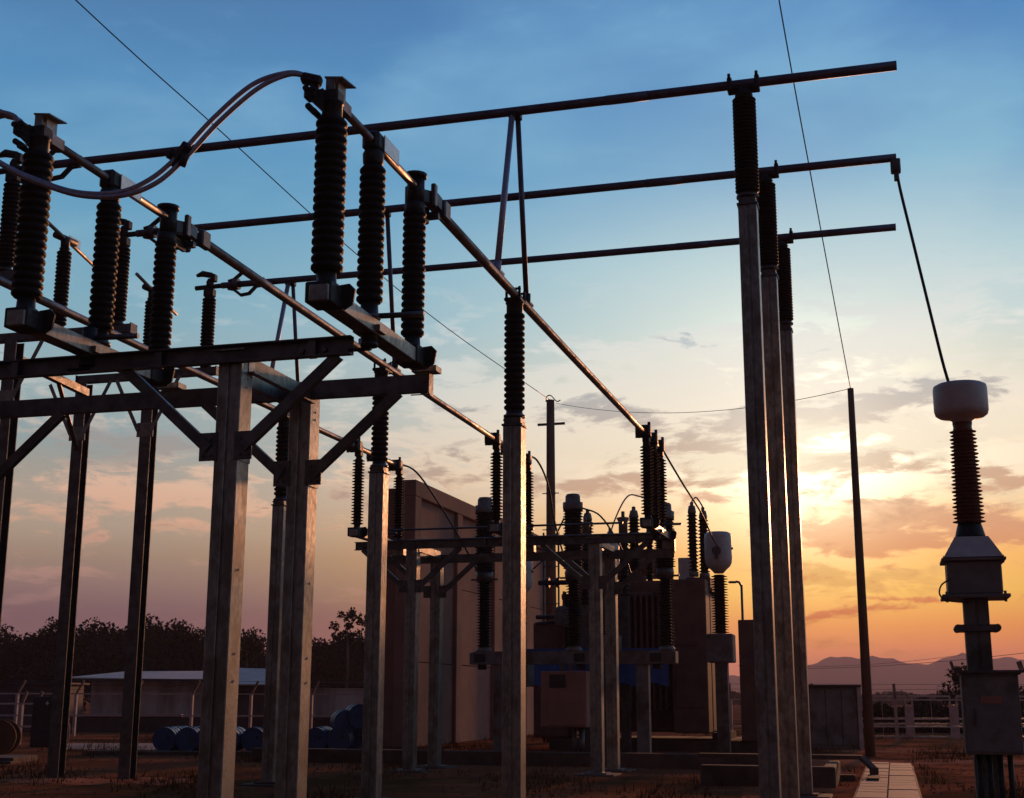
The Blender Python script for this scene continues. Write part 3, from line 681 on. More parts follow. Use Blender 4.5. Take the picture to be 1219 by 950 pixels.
part('number_plate', MB().box((0.0, 0.1, 1.55), (0.012, 0.42, 1.70)), M_PLATE, q2)
dup(q2, (-13.22, BY[2], ZQ), 'slim ribbed insulator with a tilted rod, half hidden behind the third near insulator')
dup(q2, (-13.12, BY[0], ZQ), 'rotating insulator of the first bus switch, beyond the left edge')

# ------------------------------------------------------------------ looping twin cable with spacers
def spline(pts, n=8):
    pts = [Vector(p) for p in pts]; P = [pts[0]*2-pts[1]]+pts+[pts[-1]*2-pts[-2]]; o = []
    for i in range(1, len(P)-2):
        for k in range(n):
            u = k/n; p0, p1, p2, p3 = P[i-1:i+3]
            o.append(0.5*((2*p1)+(p2-p0)*u+(2*p0-5*p1+4*p2-p3)*u*u+(3*p1-p0-3*p2+p3)*u**3))
    o.append(pts[-1]); return o
loop = [(-4.47, 9.70, 6.63), (-4.56, 9.67, 6.685), (-4.70, 9.6, 6.69), (-4.96, 9.5, 6.57), (-5.25, 9.4, 6.26), (-5.49, 9.3, 5.92), (-5.69, 9.2, 5.68), (-5.93, 9.1, 5.545), (-6.26, 9.0, 5.545), (-6.60, 8.9, 5.66), (-6.86, 8.8, 5.79), (-7.5, 8.5, 6.2), (-8.3, 8.1, 6.45), (-9.3, 7.6, 6.3), (-10.5, 7.0, 6.5)]
off = Vector((0.048, 0.0, -0.045))
t = thing('twin_cable', 'looped pair of thick pale conductors sagging across the upper left', 'cable', loop[0])
part('conductor', MB().tube(spline(loop), 0.021, 10), M_CABLE, t, True)
l2 = [Vector(p)+off*(0.4 if i < 3 else 1.0 if i < 7 else 0.7) for i, p in enumerate(loop)]
part('conductor', MB().tube(spline(l2), 0.021, 10), M_CABLE, t, True)
m = MB(); c0 = Vector((-5.50, 9.29, 5.91)); m.bar(c0+Vector((-0.06, 0.02, -0.09)), c0+Vector((0.10, -0.03, 0.07)), 0.07, 0.08, bev=0.01); m.tube([c0+Vector((0.05, -0.03, -0.12)), c0+Vector((0.09, -0.03, -0.02))], 0.035, 10); m.tube([c0+Vector((-0.09, 0.0, -0.03)), c0+Vector((-0.05, 0.0, 0.05))], 0.03, 10)
part('spacer_clamp', m, M_DARK, t, True)
for i, p in enumerate((loop[1],)):
    m = MB().bar(Vector(p)+Vector((-0.03, 0, -0.02)), Vector(p)+Vector((0.14, 0.05, -0.06)), 0.10, 0.09, bev=0.02)
    part('cable_lug', m, M_DARK, t, True)
l3 = [(-7.40, 9.70, 6.60), (-7.46, 9.70, 6.67), (-7.58, 9.7, 6.72), (-7.68, 9.7, 6.73), (-8.1, 9.6, 6.6), (-8.6, 9.4, 6.2), (-9.3, 9.0, 5.8)]
t = thing('twin_cable', 'second cable loop rising to the terminal at the far left edge', 'cable', l3[0])
part('conductor', MB().tube(spline(l3), 0.024, 10), M_CABLE, t, True)
part('conductor', MB().tube(spline([Vector(p)+Vector((0.02, 0.05, -0.02)) for p in l3]), 0.024, 10), M_CABLE, t, True)

# ------------------------------------------------------------------ droppers and overhead wires
def cable(name, label, pts, r, mat=M_WIRE, cat='cable', group=None, n=8):
    return solo(name, MB().tube(spline(pts, 6), r, n), mat, label, cat, group, pts[0])
# ------------------------------------------------------------------ current transformers
def ct_near():
    t = thing('current_transformer', 'large instrument transformer with pale drum head at the right edge', 'current transformer', (1.10, 18.68, 0))
    part('drum_head', MB().lathe([(0.12, 5.10), (0.13, 5.15), (0.20, 5.19), (0.30, 5.205), (0.34, 5.235), (0.355, 5.29), (0.355, 5.58), (0.345, 5.63), (0.30, 5.655), (0.0, 5.67)], 36), M_WHITE, t)
    part('porcelain', MB().lathe([(0.13, 5.12), (0.12, 5.06)]+[(r, z) for r, z in shed_profile(3.80, 5.03, 0.0, 0.0, 1)][:0]+[(r*(1+0.22*(5.03-z)/1.25), z) for r, z in reversed(shed_profile(3.76, 5.03, 0.175, 0.125, 25, True))], 24), M_PORCR, t)
    part('neck', MB().lathe([(0.20, 3.55), (0.19, 3.60), (0.165, 3.70), (0.14, 3.78)], 20), M_DARK, t)
    m = MB(); a, b = 0.21, 0.37
    m.add([(-b, -b, 3.28), (b, -b, 3.28), (b, b, 3.28), (-b, b, 3.28), (-a, -a, 3.56), (a, -a, 3.56), (a, a, 3.56), (-a, a, 3.56)], [(0, 3, 2, 1), (4, 5, 6, 7), (0, 1, 5, 4), (1, 2, 6, 5), (2, 3, 7, 6), (3, 0, 4, 7)])
    part('hood', m, M_WHITE, t)
    m = MB().box((-0.34, -0.30, 2.80), (0.34, 0.30, 3.24), bev=0.02); m.box((-0.40, -0.36, 3.235), (0.40, 0.36, 3.275), bev=0.006); m.box((-0.42, -0.38, 2.755), (0.42, 0.38, 2.80), bev=0.006)
    for x in (-0.36, 0.36): m.tube([(x, -0.3, 3.2), (x, -0.3, 3.3)], 0.018, 6); m.tube([(x, -0.3, 2.70), (x, -0.3, 2.84)], 0.018, 6)
    part('tank', m, M_PAINT, t)
    part('earth_cable', MB().tube(spline([(-0.30, -0.37, 3.0), (-0.42, -0.37, 2.92), (-0.45, -0.37, 2.80), (-0.36, -0.37, 2.72), (-0.1, -0.2, 2.70)]), 0.012, 6), M_WIRE, t)
    part('column', post_mb(0.31, 0.28, 0.0, 2.75, 0.03), M_PAINT, t)
    m = MB().box((-0.27, -0.20, 2.33), (0.27, 0.20, 2.42), bev=0.006)
    for x in (-0.24, 0.24): m.tube([(x, -0.22, 2.375), (x, 0.22, 2.375)], 0.05, 8)
    part('cross_clamp', m, M_STEEL, t)
    part('footing', MB().box((-0.5, -0.5, -0.1), (0.5, 0.5, 0.04), bev=0.02), M_CONC, t)
    k = thing('marshalling_box', 'dark steel control box mounted on the column at the right edge', 'control box', (1.17, 18.40, 0.8))
    part('cabinet', MB().box((-0.34, -0.32, 0.0), (0.34, 0.12, 0.98), bev=0.008), M_PAINT, k)
    m = MB().box((-0.42, -0.40, 1.0), (0.42, 0.16, 1.03)); 
    for x in (-0.42, 0.40): m.add([(x, -0.40, 1.03), (x+0.012, -0.40, 1.03), (x+0.012, 0.16, 1.03), (x, 0.16, 1.03), (x-0.03, -0.42, 1.14), (x-0.018, -0.42, 1.14), (x-0.018, 0.18, 1.14), (x-0.03, 0.18, 1.14)], [(0, 3, 2, 1), (4, 5, 6, 7), (0, 1, 5, 4), (1, 2, 6, 5), (2, 3, 7, 6), (3, 0, 4, 7)])
    m.box((-0.37, -0.34, 0.975), (0.37, 0.13, 1.0))
    part('rain_roof', m, M_STEEL, k)
    part('door', MB().box((-0.31, -0.335, 0.03), (0.31, -0.322, 0.95), bev=0.004), M_PAINT, k)
    part('name_plate', MB().box((-0.12, -0.342, 0.62), (0.13, -0.336, 0.71)), M_BOXP, k)
    part('door_handle', MB().box((-0.215, -0.36, 0.34), (-0.19, -0.337, 0.56), bev=0.004), M_STEEL, k)
    for x in (-0.18, -0.06, 0.07, 0.19):
        part('conduit', MB().tube([(x, -0.1, 0.0), (x, -0.1, -0.84)], 0.035, 10), M_DARK, k)
    return t
ct_near()
cable('dropper_cable', 'dark cable hanging from the middle bus tube to the pale drum head', [(0.46, 18.68, 8.95), (0.47, 18.68, 8.76), (0.50, 18.68, 8.5), (0.62, 18.68, 7.75), (0.78, 18.68, 6.75), (0.90, 18.66, 6.0), (0.97, 18.6, 5.62)], 0.021, M_DARK)
m = MB().box((0.38, 18.61, 8.80), (0.52, 18.75, 9.0), bev=0.015); m.box((0.42, 18.64, 8.68), (0.49, 18.72, 8.82), bev=0.01)
solo('cable_clamp', m, M_STEEL, 'block clamp under the right end of the middle bus tube', 'clamp', None, (0.45, 18.68, 8.9))

def ct_far():
    t = thing('current_transformer', 'smaller transformer with egg-shaped pale head, left of the tall posts', 'current transformer', (-4.25, 35.4, 0), 'far instrument transformers')
    part('drum_head', MB().lathe([(0.12, 4.66), (0.20, 4.75), (0.30, 4.84), (0.345, 4.93), (0.36, 5.05), (0.36, 5.60), (0.34, 5.70), (0.28, 5.74), (0.0, 5.76)], 26), M_WHITE, t)
    m = MB().box((-0.40, -0.05, 5.28), (0.40, 0.05, 5.33), bev=0.01); m.tube([(0, -0.37, 5.22), (0, -0.42, 5.22)], 0.12, 14); m.box((-0.04, -0.44, 5.0), (0.04, -0.36, 5.25))
    part('terminal_band', m, M_STEEL, t)
    part('porcelain', MB().lathe(shed_profile(3.1, 4.62, 0.235, 0.13, 22, True), 18), M_PORC, t)
    part('tank', MB().box((-0.34, -0.34, 2.35), (0.34, 0.34, 3.08), bev=0.03), M_PAINT, t)
    part('column', post_mb(0.32, 0.32, 0.03, 2.36), M_STEEL, t)
    part('footing', MB().box((-0.5, -0.5, -0.1), (0.5, 0.5, 0.05), bev=0.02), M_CONC, t)
    return t
c1 = ct_far()
c2 = dup(c1, (-7.27, 35.4, 0), 'transformer whose pale dome just shows above the far gantry beam')
c3 = dup(c1, (-9.30, 33.9, -0.62), 'rounded transformer head coloured dark for shade under the beam right of the middle post')

for c_ in (c3,):
    h_ = c_.children[0]; h_.data = h_.data.copy(); h_.data.materials[0] = M_PAINT  # head recoloured darker: shade put into the paint of this copy
# ------------------------------------------------------------------ circuit breaker: three poles on one beam
t = thing('circuit_breaker', 'three-pole circuit breaker on a low crossbeam, pinkish control box below', 'circuit breaker', (-7.33, 31.7, 0))
m = MB().box((-9.80, 31.52, 2.24), (-4.93, 31.56, 2.55)).box((-9.80, 31.86, 2.24), (-4.93, 31.90, 2.55)).box((-9.80, 31.56, 2.515), (-4.93, 31.86, 2.545)).box((-9.88, 31.5, 2.24), (-9.80, 31.92, 2.52)).box((-4.93, 31.5, 2.26), (-4.85, 31.92, 2.53))
part('crossbeam', m, M_PAINT, t, True)
for x in (-9.62, -7.15, -5.32):
    part('drive_cover', MB().box((x-0.13, 31.49, 2.30), (x+0.13, 31.53, 2.49)), M_DARK, t, True)
    part('drive_housing', MB().tube([(x, 31.7, 2.24), (x, 31.7, 2.12)], 0.11, 12), M_DARK, t, True)
for x in (-9.15, -5.66): part('leg', MB().box((x-0.15, 31.58, 0.03), (x+0.15, 31.84, 2.24), bev=0.01), M_PAINT, t, True)
part('footing', MB().box((-9.6, 31.3, -0.1), (-8.7, 32.1, 0.04)).box((-6.1, 31.3, -0.1), (-5.2, 32.1, 0.04)), M_CONC, t, True)
for x, dz_ in ((-9.57, 0.0), (-7.32, 0.0), (-5.08, -0.3)):
    q = bpy.data.objects.new('breaker_pole', None); COL.objects.link(q); q.parent = t; q.location = (x+7.33, 0, 2.55)
    part('lower_porcelain', MB().lathe(shed_profile(0.12, 1.66, 0.20, 0.115, 22, True), 18), M_PORC, q)
    part('upper_porcelain', MB().lathe(shed_profile(1.95, 3.42+dz_, 0.255, 0.20, 21, True), 18), M_PORC, q)
    part('base_ring', MB().lathe([(0.2, 0), (0.2, 0.04), (0.14, 0.12)], 16), M_PAINT, q)
    part('middle_fitting', MB().lathe([(0.15, 1.66), (0.20, 1.70), (0.22, 1.86), (0.19, 1.95)], 16).box((-0.34, -0.05, 1.73), (0.34, 0.05, 1.77)), M_STEEL, q)
    part('head_fitting', MB().lathe([(0.24, 3.40+dz_), (0.252, 3.44+dz_), (0.252, 3.58+dz_), (0.19, 3.60+dz_), (0.185, 3.74+dz_), (0.15, 3.79+dz_)], 18), M_PAINT, q)
k = thing('breaker_control_box', 'pinkish square control box hanging under the breaker beam', 'control box', (-7.42, 31.35, 0.79))
part('cabinet', MB().box((-0.55, -0.35, 0), (0.55, 0.15, 1.28), bev=0.015), M_BOXP, k)
part('door', MB().box((-0.36, -0.375, 0.04), (0.52, -0.352, 0.86), bev=0.006), M_BOXP, k)
part('name_plate', MB().box((-0.33, -0.372, 0.90), (0.05, -0.354, 1.20)), M_WALLD, k)
part('hanger', MB().box((-0.14, -0.10, 1.28), (-0.06, 0.05, 1.47)).box((0.08, -0.10, 1.28), (0.16, 0.05, 1.47)), M_STEEL, k)
part('conduit', MB().tube([(0.36, -0.05, 0), (0.36, -0.05, -0.75)], 0.07, 10).tube([(0.2, -0.05, 0), (0.2, -0.05, -0.75)], 0.05, 10), M_STEEL, k)

# ------------------------------------------------------------------ power transformer
t = thing('power_transformer', 'big dark power transformer with cooling radiators behind the breaker', 'power transformer', (-6.6, 39.5, 0))
part('tank', MB().box((-9.0, 38.9, 0.5), (-4.95, 41.6, 4.45), bev=0.05).box((-9.1, 38.8, 4.45), (-4.87, 41.7, 4.53)), M_TANK, t, True)
m = MB()
for x in (-8.6, -7.4, -6.2, -5.1): m.box((x-0.06, 38.78, 0.6), (x+0.06, 38.9, 4.44))
part('stiffener', m, M_TANK, t, True)
part('front_casing', MB().box((-5.95, 38.0, 0.5), (-4.96, 38.898, 4.75), bev=0.03), M_TANK, t, True)
part('front_casing', MB().box((-9.25, 38.55, 0.6), (-7.9, 38.77, 4.35), bev=0.03), M_TANK, t, True)
part('plinth', MB().box((-9.6, 38.3, -0.1), (-3.6, 42.2, 0.30), bev=0.03).box((-8.6, 38.9, 0.30), (-8.2, 41.4, 0.5)).box((-5.0, 38.9, 0.30), (-4.6, 41.4, 0.5)), M_CONC, t, True)
fin = MB().box((-0.03, -0.52, 0), (0.03, 0.0, 3.4), bev=0.015).mesh('radiator_fin', M_TANK)
def fins(x0, n, z, sc):
    for i in range(n):
        o = bpy.data.objects.new('radiator_fin', fin); COL.objects.link(o); o.parent = t
        o.location = (x0+i*0.17+6.6, 38.55-39.5, z); o.scale = (1, 0.45, sc)
fins(-9.15, 8, 1.1, 1.0); fins(-7.55, 9, 1.1, 0.98); 
for x0, x1, z0, z1 in ((-9.25, -7.85, 1.25, 4.35), (-7.65, -6.1, 1.25, 4.35)):
    for z in (z0, z1): part('header_pipe', MB().tube([(x0, 38.55, z), (x1, 38.55, z)], 0.09, 10), M_TANK, t, True)

m = MB().tube([(-9.9, 38.3, 4.75), (-8.8, 38.3, 4.75)], 0.075, 10)
for x in (-9.62, -9.30): m.tube([(x-0.05, 38.3, 4.75), (x+0.05, 38.3, 4.75)], 0.15, 12)
m.tube([(-8.9, 38.3, 4.72), (-8.9, 38.3, 4.3)], 0.09, 10)
part('oil_pipe', m, M_DARK, t, True)
part('oil_pipe', MB().tube([(-9.95, 38.2, 3.75), (-9.2, 38.2, 3.75)], 0.06, 8), M_DARK, t, True)
part('oil_pipe', MB().tube([(-9.95, 38.2, 3.55), (-9.2, 38.2, 3.62)], 0.05, 8), M_DARK, t, True)
part('oil_valve', MB().lathe([(0.0, -0.3), (0.18, -0.26), (0.24, -0.1), (0.24, 0.2), (0.16, 0.3), (0, 0.34)], 18, (-9.10, 37.95, 3.72)), M_PAINT, t, True)
part('control_cubicle', MB().box((-5.85, 38.9, 4.53), (-5.42, 39.8, 5.45), bev=0.02), M_WHITE, t, True)
part('end_cabinet', MB().box((-4.1, 38.2, 0.3), (-3.55, 39.4, 3.6), bev=0.02), M_TANK, t, True)
m = MB().box((-5.6, 38.7, 4.53), (-4.90, 39.6, 4.86), bev=0.03).box((-8.9, 38.9, 4.53), (-8.2, 39.6, 5.0), bev=0.03).box((-7.5, 38.9, 4.53), (-6.9, 39.6, 5.0), bev=0.03)
part('turret', m, M_TANK, t, True)
for x, y, z0, z1, r in ((-8.58, 39.1, 5.0, 6.65, 0.19), (-7.19, 39.2, 5.0, 6.70, 0.20), (-5.42, 39.0, 4.9, 6.75, 0.17), (-5.11, 39.1, 4.86, 6.60, 0.17), (-7.95, 39.3, 4.53, 6.1, 0.13), (-6.75, 39.3, 4.53, 6.2, 0.13), (-6.15, 39.2, 4.53, 5.9, 0.13)):
    q = bpy.data.objects.new('bushing', None); COL.objects.link(q); q.parent = t; q.location = (x+6.6, y-39.5, z0)
    h = z1-z0
    part('porcelain', MB().lathe(shed_profile(0.15, h, r, r*0.62, 16, True), 16), M_PORC, q)
    part('metal_cap', MB().lathe([(r*0.7, h), (r*0.75, h+0.05), (r*0.55, h+0.22), (r*0.3, h+0.24), (r*0.3, h+0.33), (0.02, h+0.35)], 14), M_PAINT, q)
    part('bushing_flange', MB().lathe([(r*0.9, 0), (r*0.9, 0.14)], 14), M_PAINT, q)
part('front_casing', MB().box((-7.86, 38.62, 4.2), (-5.98, 38.89, 4.78), bev=0.02), M_TANK, t, True)
part('expansion_tank', MB().tube([(-8.9, 40.4, 5.35), (-6.6, 40.4, 5.35)], 0.38, 20), M_TANK, t, True)
part('cooler_block', MB().box((-10.15, 38.6, 0.32), (-9.12, 40.4, 3.62), bev=0.05), M_TANK, t, True)
for z_ in (1.2, 2.9):
    part('access_door', MB().box((-5.85, 37.975, z_), (-5.05, 37.998, z_+1.45), bev=0.008), M_TANK, t, True)
    part('door_handle', MB().box((-5.16, 37.94, z_+0.6), (-5.12, 37.975, z_+0.8)), M_STEEL, t, True)
part('oil_pipe', MB().tube(spline([(-7.78, 38.3, 4.5), (-7.78, 38.2, 3.4), (-7.78, 38.2, 1.2), (-7.78, 38.35, 0.9)]), 0.06, 8), M_DARK, t, True)
part('cable_box', MB().box((-8.6, 38.2, 2.9), (-8.1, 38.5, 3.6), bev=0.02), M_PAINT, t, True)
# blue sheet behind the breaker beam
m = MB()
for i in range(27):
    x0 = -9.85+i*0.152
    m.add([(x0, 36.0+0.02*(i % 2), 1.80+0.05*math.sin(i*1.1)), (x0+0.152, 36.0+0.02*((i+1) % 2), 1.80+0.05*math.sin((i+1)*1.1)), (x0+0.152, 36.03+0.02*((i+1) % 2), 2.72), (x0, 36.03+0.02*(i % 2), 2.72)], [(0, 1, 2, 3)])
m.box((-9.9, 36.0, 2.70), (-5.74, 36.6, 2.76)); m.box((-9.9, 36.05, 1.9), (-5.8, 36.09, 2.7))

solo('blue_screen', m, M_SCREEN, 'blue sheet panel showing just under the breaker beam', 'panel', None, (-8.0, 36.0, 0))

# ------------------------------------------------------------------ tall concrete fire wall (posts, top beam, recessed panels)
t = thing('fire_wall', 'tall concrete fire wall with framed recessed panels behind the far gantry', 'concrete wall', (-14.0, 43, 0))
WX = -13.68
ysec = [38.0, 42.2, 46.6, 51.0, 55.4]
part('top_beam', MB().box((WX-0.55, 38.0, 7.45), (WX, 55.8, 7.95), bev=0.02), M_FIREWALL, t, True)
for i, y in enumerate(ysec): part('wall_column', MB().box((WX-0.60, y, 0), (WX-0.003, y+0.55, 7.447), bev=0.02), M_FIREWALL, t, True)
for i in range(4):
    for k in range(3):
        z0 = 0.0+k*2.49
        part('wall_panel', MB().box((WX-0.50, ysec[i]+0.552, z0+0.008), (WX-0.13-0.012*((i+k) % 2), ysec[i+1]-0.002, z0+2.475), bev=0.01), M_FIREWALL, t, True)
part('end_slab', MB().box((WX-1.15, 38.6, 0), (WX-0.61, 39.1, 7.8), bev=0.02), M_FIREWALL, t, True)

# ------------------------------------------------------------------ poles
def pole(label, px, t_, ztop, r0, r1, arm):
    p = bearing(px, t_)
    t = thing('utility_pole', label, 'utility pole', p, 'utility poles')
    part('shaft', MB().tube([(0, 0, -0.1), (0, 0, ztop*0.5), (0, 0, ztop)], [r0, (r0+r1)/2, r1], 14), M_WOOD, t)
    if arm:
        part('crossarm', MB().bar((-0.45*math.cos(YAW), -0.45*math.sin(YAW), ztop-0.88), (0.5*math.cos(YAW), 0.5*math.sin(YAW), ztop-0.82), 0.07, 0.08), M_STEEL, t)
        part('wire_bracket', MB().tube(spline([(-0.16, 0, ztop-0.05), (-0.12, 0, ztop+0.14), (0.02, 0, ztop+0.16), (0.22, 0, ztop-0.05), (0.36, 0, ztop-0.02)]), 0.02, 6), M_STEEL, t)
        part('riser_pipe', MB().tube([(-0.26, 0, 0), (-0.26, 0, ztop*0.6)], 0.035, 8).tube([(0.26, 0, 0), (0.26, 0, ztop*0.6)], 0.035, 8), M_STEEL, t)
        for k in range(6):
            part('pole_band', MB().tube([(0, 0, 2.0+k*1.25), (0, 0, 2.06+k*1.25)], r0+0.01-(r0-r1)*(2+k*1.25)/ztop, 12).bar((-0.30, 0, 2.03+k*1.25), (0.30, 0, 2.03+k*1.25), 0.03, 0.03), M_STEEL, t)
    return p
pA = pole('concrete utility pole with a short crossarm behind the breaker', 657.5, 45.3, 11.55, 0.20, 0.14, True)
pB = pole('bare leaning-looking utility pole against the sunset, right of the tall posts', 1033, 35.4, 9.70, 0.135, 0.082, False)
gw = 'overhead wires'
topA = Vector((pA.x, pA.y, 11.55)); topB = Vector((pB.x, pB.y, 9.70))
def wire(label, a, b, sag, r=0.012, cont=0.0):
    a, b = Vector(a), Vector(b); pts = [a.lerp(b, k/12)-Vector((0, 0, sag*4*(k/12)*(1-k/12))) for k in range(13)]
    cable('overhead_wire', label, pts, r, M_WIRE, 'wire', gw, 6)
e1 = bearing(88, 22); e1.z = 13.0
e2 = bearing(927, 21); e2.z = 12.7
far1 = topA+(e1-topA)*1.9; far2 = topB+(e2-topB)*1.9
cable('overhead_wire', 'thin wire slanting from the upper left corner down to the crossarm pole', [topA, (-11.55, 34.4, 11.62), (-12.05, 28.2, 12.05), (-12.45, 22.5, 12.62), (-12.78, 17.9, 13.08), (-13.5, 8, 14.4), (-14.5, -6, 16.6)], 0.012, M_WIRE, 'wire', gw, 6)
cable('overhead_wire', 'thin wire falling from the top right down to the bare pole', [topB, (-0.80, 31.0, 10.35), (-1.0, 26.0, 11.6), (-1.20, 21.0, 12.95), (-1.32, 14, 14.0), (-1.6, -2, 16.5)], 0.012, M_WIRE, 'wire', gw, 6)
wire('faint wire strung between the two utility poles', topA+Vector((0.2, 0, -0.12)), topB, 0.5, 0.009)
b1 = bearing(900, 300); b2 = bearing(1290, 230)
wire('distant drooping wire across the mauve hills', (b1.x, b1.y, 7.5), (b2.x, b2.y, 10.0), 1.2, 0.05)
b1 = bearing(880, 320); b2 = bearing(1150, 300)
wire('lower distant wire in front of the hills', (b1.x, b1.y, 8.6), (b2.x, b2.y, 10.6), 1.2, 0.045)
# street lamp
p = bearing(888, 40); t = thing('street_lamp', 'slim street lamp peeping out left of the tallest post', 'street lamp', p)
part('shaft', MB().tube([(0, 0, 0), (0, 0, 4.75)], [0.05, 0.035], 10), M_STEEL, t)
part('lamp_arm', MB().tube([(0, 0, 4.7), (-0.06, -0.02, 4.82), (-0.16, -0.04, 4.85)], 0.035, 8), M_STEEL, t)
part('lamp_head', MB().box((-0.38, -0.10, 4.80), (-0.14, 0.08, 4.86), bev=0.02), M_STEEL, t)

# droppers between switch ends, breaker and transformers
gd = 'slack connecting cables'
D = [('cable curving from the left tube end down in front of the concrete wall', [(-10.35, 27.5, 6.55), (-10.15, 28.2, 6.45), (-9.9, 29.2, 5.8), (-9.75, 30.6, 5.0), (-9.62, 31.5, 4.35)]),
     ('cable arching from the slim insulator down toward the crossarm pole', [(-7.38, 27.4, 6.55), (-7.25, 27.9, 6.55), (-7.15, 28.5, 6.1), (-7.2, 29.4, 5.3), (-7.35, 31.2, 4.45)]),
     ('cable rising left of the capped centre breaker column', [(-7.55, 31.7, 5.75), (-7.9, 32.2, 5.35), (-8.3, 33.0, 5.0), (-8.9, 33.9, 4.75)]),
     ('cable curving right from the capped centre breaker column', [(-7.10, 31.7, 6.0), (-6.75, 32.3, 5.85), (-6.45, 33.2, 5.2), (-6.4, 34.4, 4.6)]),
     ('cable looping up over a stubby arrester before the glow', [(-7.2, 35.1, 5.3), (-7.15, 36.0, 6.2), (-7.0, 37.2, 7.05), (-6.8, 38.3, 7.2), (-6.0, 38.8, 7.0)]),
     ('cable running right from the glowing insulators to the egg-shaped head', [(-4.35, 27.3, 6.5), (-4.15, 28.6, 6.0), (-4.1, 31.0, 5.7), (-4.15, 33.4, 5.4), (-4.2, 35.0, 5.3)]),
     ('short link between the paired bushings beside the egg-shaped head', [(-5.42, 39.0, 7.1), (-5.3, 39.0, 7.22), (-5.2, 39.0, 7.12), (-5.11, 39.1, 6.95)])]
for lb, pts in D: cable('slack_cable', lb, pts, 0.022, M_WIRE, 'cable', gd)
# surge arresters
for X, Y, z0, z1, r, lb in ((-8.2, 37.0, 4.0, 6.3, 0.17, 'narrow arrester right of the capped centre breaker column'), (-7.02, 36.6, 4.2, 6.35, 0.17, 'stubby arrester with flared cap left of the glowing insulators')):
    t = thing('surge_arrester', lb, 'arrester', (X, Y, 0), 'surge arresters')
    part('porcelain', MB().lathe(shed_profile(z0, z1-0.4, r, r*0.7, 14, True), 16), M_PORC, t)
    part('cap', MB().lathe([(r*0.75, z1-0.4), (r*0.75, z1-0.1), (r*1.1, z1), (r*0.9, z1+0.03)], 14).tube([(0, 0, z1), (0, 0, z1+0.2)], 0.05, 8), M_PAINT, t)
    part('stand', MB().box((-0.12, -0.12, 0), (0.12, 0.12, z0)), M_STEEL, t)

# ------------------------------------------------------------------ low walls, trench covers, duct
t = thing('bund_wall', 'low concrete kerb wall in front of the transformer', 'low wall', (-8, 33.4, 0))
part('wall', MB().box((-14.5, 29.3, -0.1), (-2.2, 29.55, 0.30), bev=0.015), M_CONC, t, True)
t = thing('kerb_wall', 'low kerb running below the row of blue drums', 'low wall', (-20, 30, 0))
a_, b_ = bearing(110, 35.4), bearing(450, 35.0)
part('wall', MB().bar((a_.x, a_.y, 0.02), (b_.x, b_.y, 0.02), 0.35, 0.16), M_CONC, t, True)
t = thing('trench_wall', 'low concrete corner wall with an orange-lit end at the foot of the tall posts', 'low wall', (-2, 24, 0))
part('wall', MB().box((-3.3, 23.9, -0.1), (-1.02, 24.15, 0.34), bev=0.02), M_CONC, t, True)
part('return_wall', MB().box((-1.24, 24.152, -0.1), (-1.03, 26.4, 0.34), bev=0.02), M_CONC, t, True)
w = thing('trench_cover', 'straight row of pale concrete cover slabs leading away at lower right', 'slab cover', (-0.17, 25, 0))
part('trench_edge', MB().box((-0.66, 17, -0.1), (0.32, 31.0, 0.05)), M_CONC, w, True)
for i in range(22):
    y = 17.1+i*0.635
    for x0, x1 in ((-0.62, -0.18), (-0.165, 0.28)):
        part('slab', MB().box((x0, y, 0.052), (x1, y+0.618, 0.10+random.uniform(0, 0.014)), bev=0.012), M_SLAB, w, True)
t = thing('cable_duct', 'angular grey cable duct bending down onto the slabs at lower right', 'cable duct', (-0.5, 26, 0))
m = MB().bar((-3.6, 26.0, 0.42), (-0.62, 26.0, 0.42), 0.26, 0.07, bev=0.008)
part('duct_run', m, M_CONC, t, True)
part('duct_bend', MB().bar((-0.63, 26.0, 0.42), (-0.42, 25.85, 0.22), 0.16, 0.06).bar((-0.42, 25.85, 0.25), (-0.42, 25.85, 0.08), 0.16, 0.08), M_CONC, t, True)
part('floor_box', MB().box((-0.52, 24.3, 0.115), (-0.32, 25.3, 0.15), bev=0.005), M_CONC, t, True)
for i, (px, tt, w_, l_) in enumerate(((985, 25.5, 0.9, 0.12), (975, 41, 0.3, 0.3))):
    p = bearing(px, tt)
    m = MB().box((p.x-w_/2, p.y-l_/2, 0), (p.x+w_/2, p.y+l_/2, 0.10 if i == 0 else 0.22), bev=0.01)
    solo('concrete_block', m, M_SLAB, ('small pale plank-like block left of the cover slabs', 'small pale block showing beside the tall posts')[i], 'block', None, p)

# ------------------------------------------------------------------ fences
def fence(label, t_, pxs, h, rails, arm, group='perimeter fences', w=0.06, tilt=0.55):
    p0 = bearing(pxs[0], t_); t = thing('perimeter_fence', label, 'fence', p0, group)
    for px in pxs:
        p = bearing(px, t_)
        m = MB().box((p.x-w/2, p.y-w/2, 0), (p.x+w/2, p.y+w/2, h))
        part('fence_post', m, M_FENCE, t, True)
        if arm: part('post_arm', MB().bar((p.x, p.y, h-0.02), (p.x+tilt*arm*math.cos(YAW), p.y+tilt*arm*math.sin(YAW), h+arm), w*0.75, w*0.75), M_SLAB, t, True)
    a, b = bearing(pxs[0], t_), bearing(pxs[-1], t_)
    for z in rails: part('fence_rail', MB().bar((a.x, a.y, z), (b.x, b.y, z), 0.05, 0.05), M_FENCE, t, True)
    for k in range(3 if arm else 0):
        z = h+arm*(0.3+0.33*k); q = Vector((tilt*arm*(0.3+0.33*k)*math.cos(YAW), tilt*arm*(0.3+0.33*k)*math.sin(YAW), 0))
        part('barb_wire', MB().tube([a+q+Vector((0, 0, z)), b+q+Vector((0, 0, z))], 0.006, 4), M_WIRE, t, True)
    return t
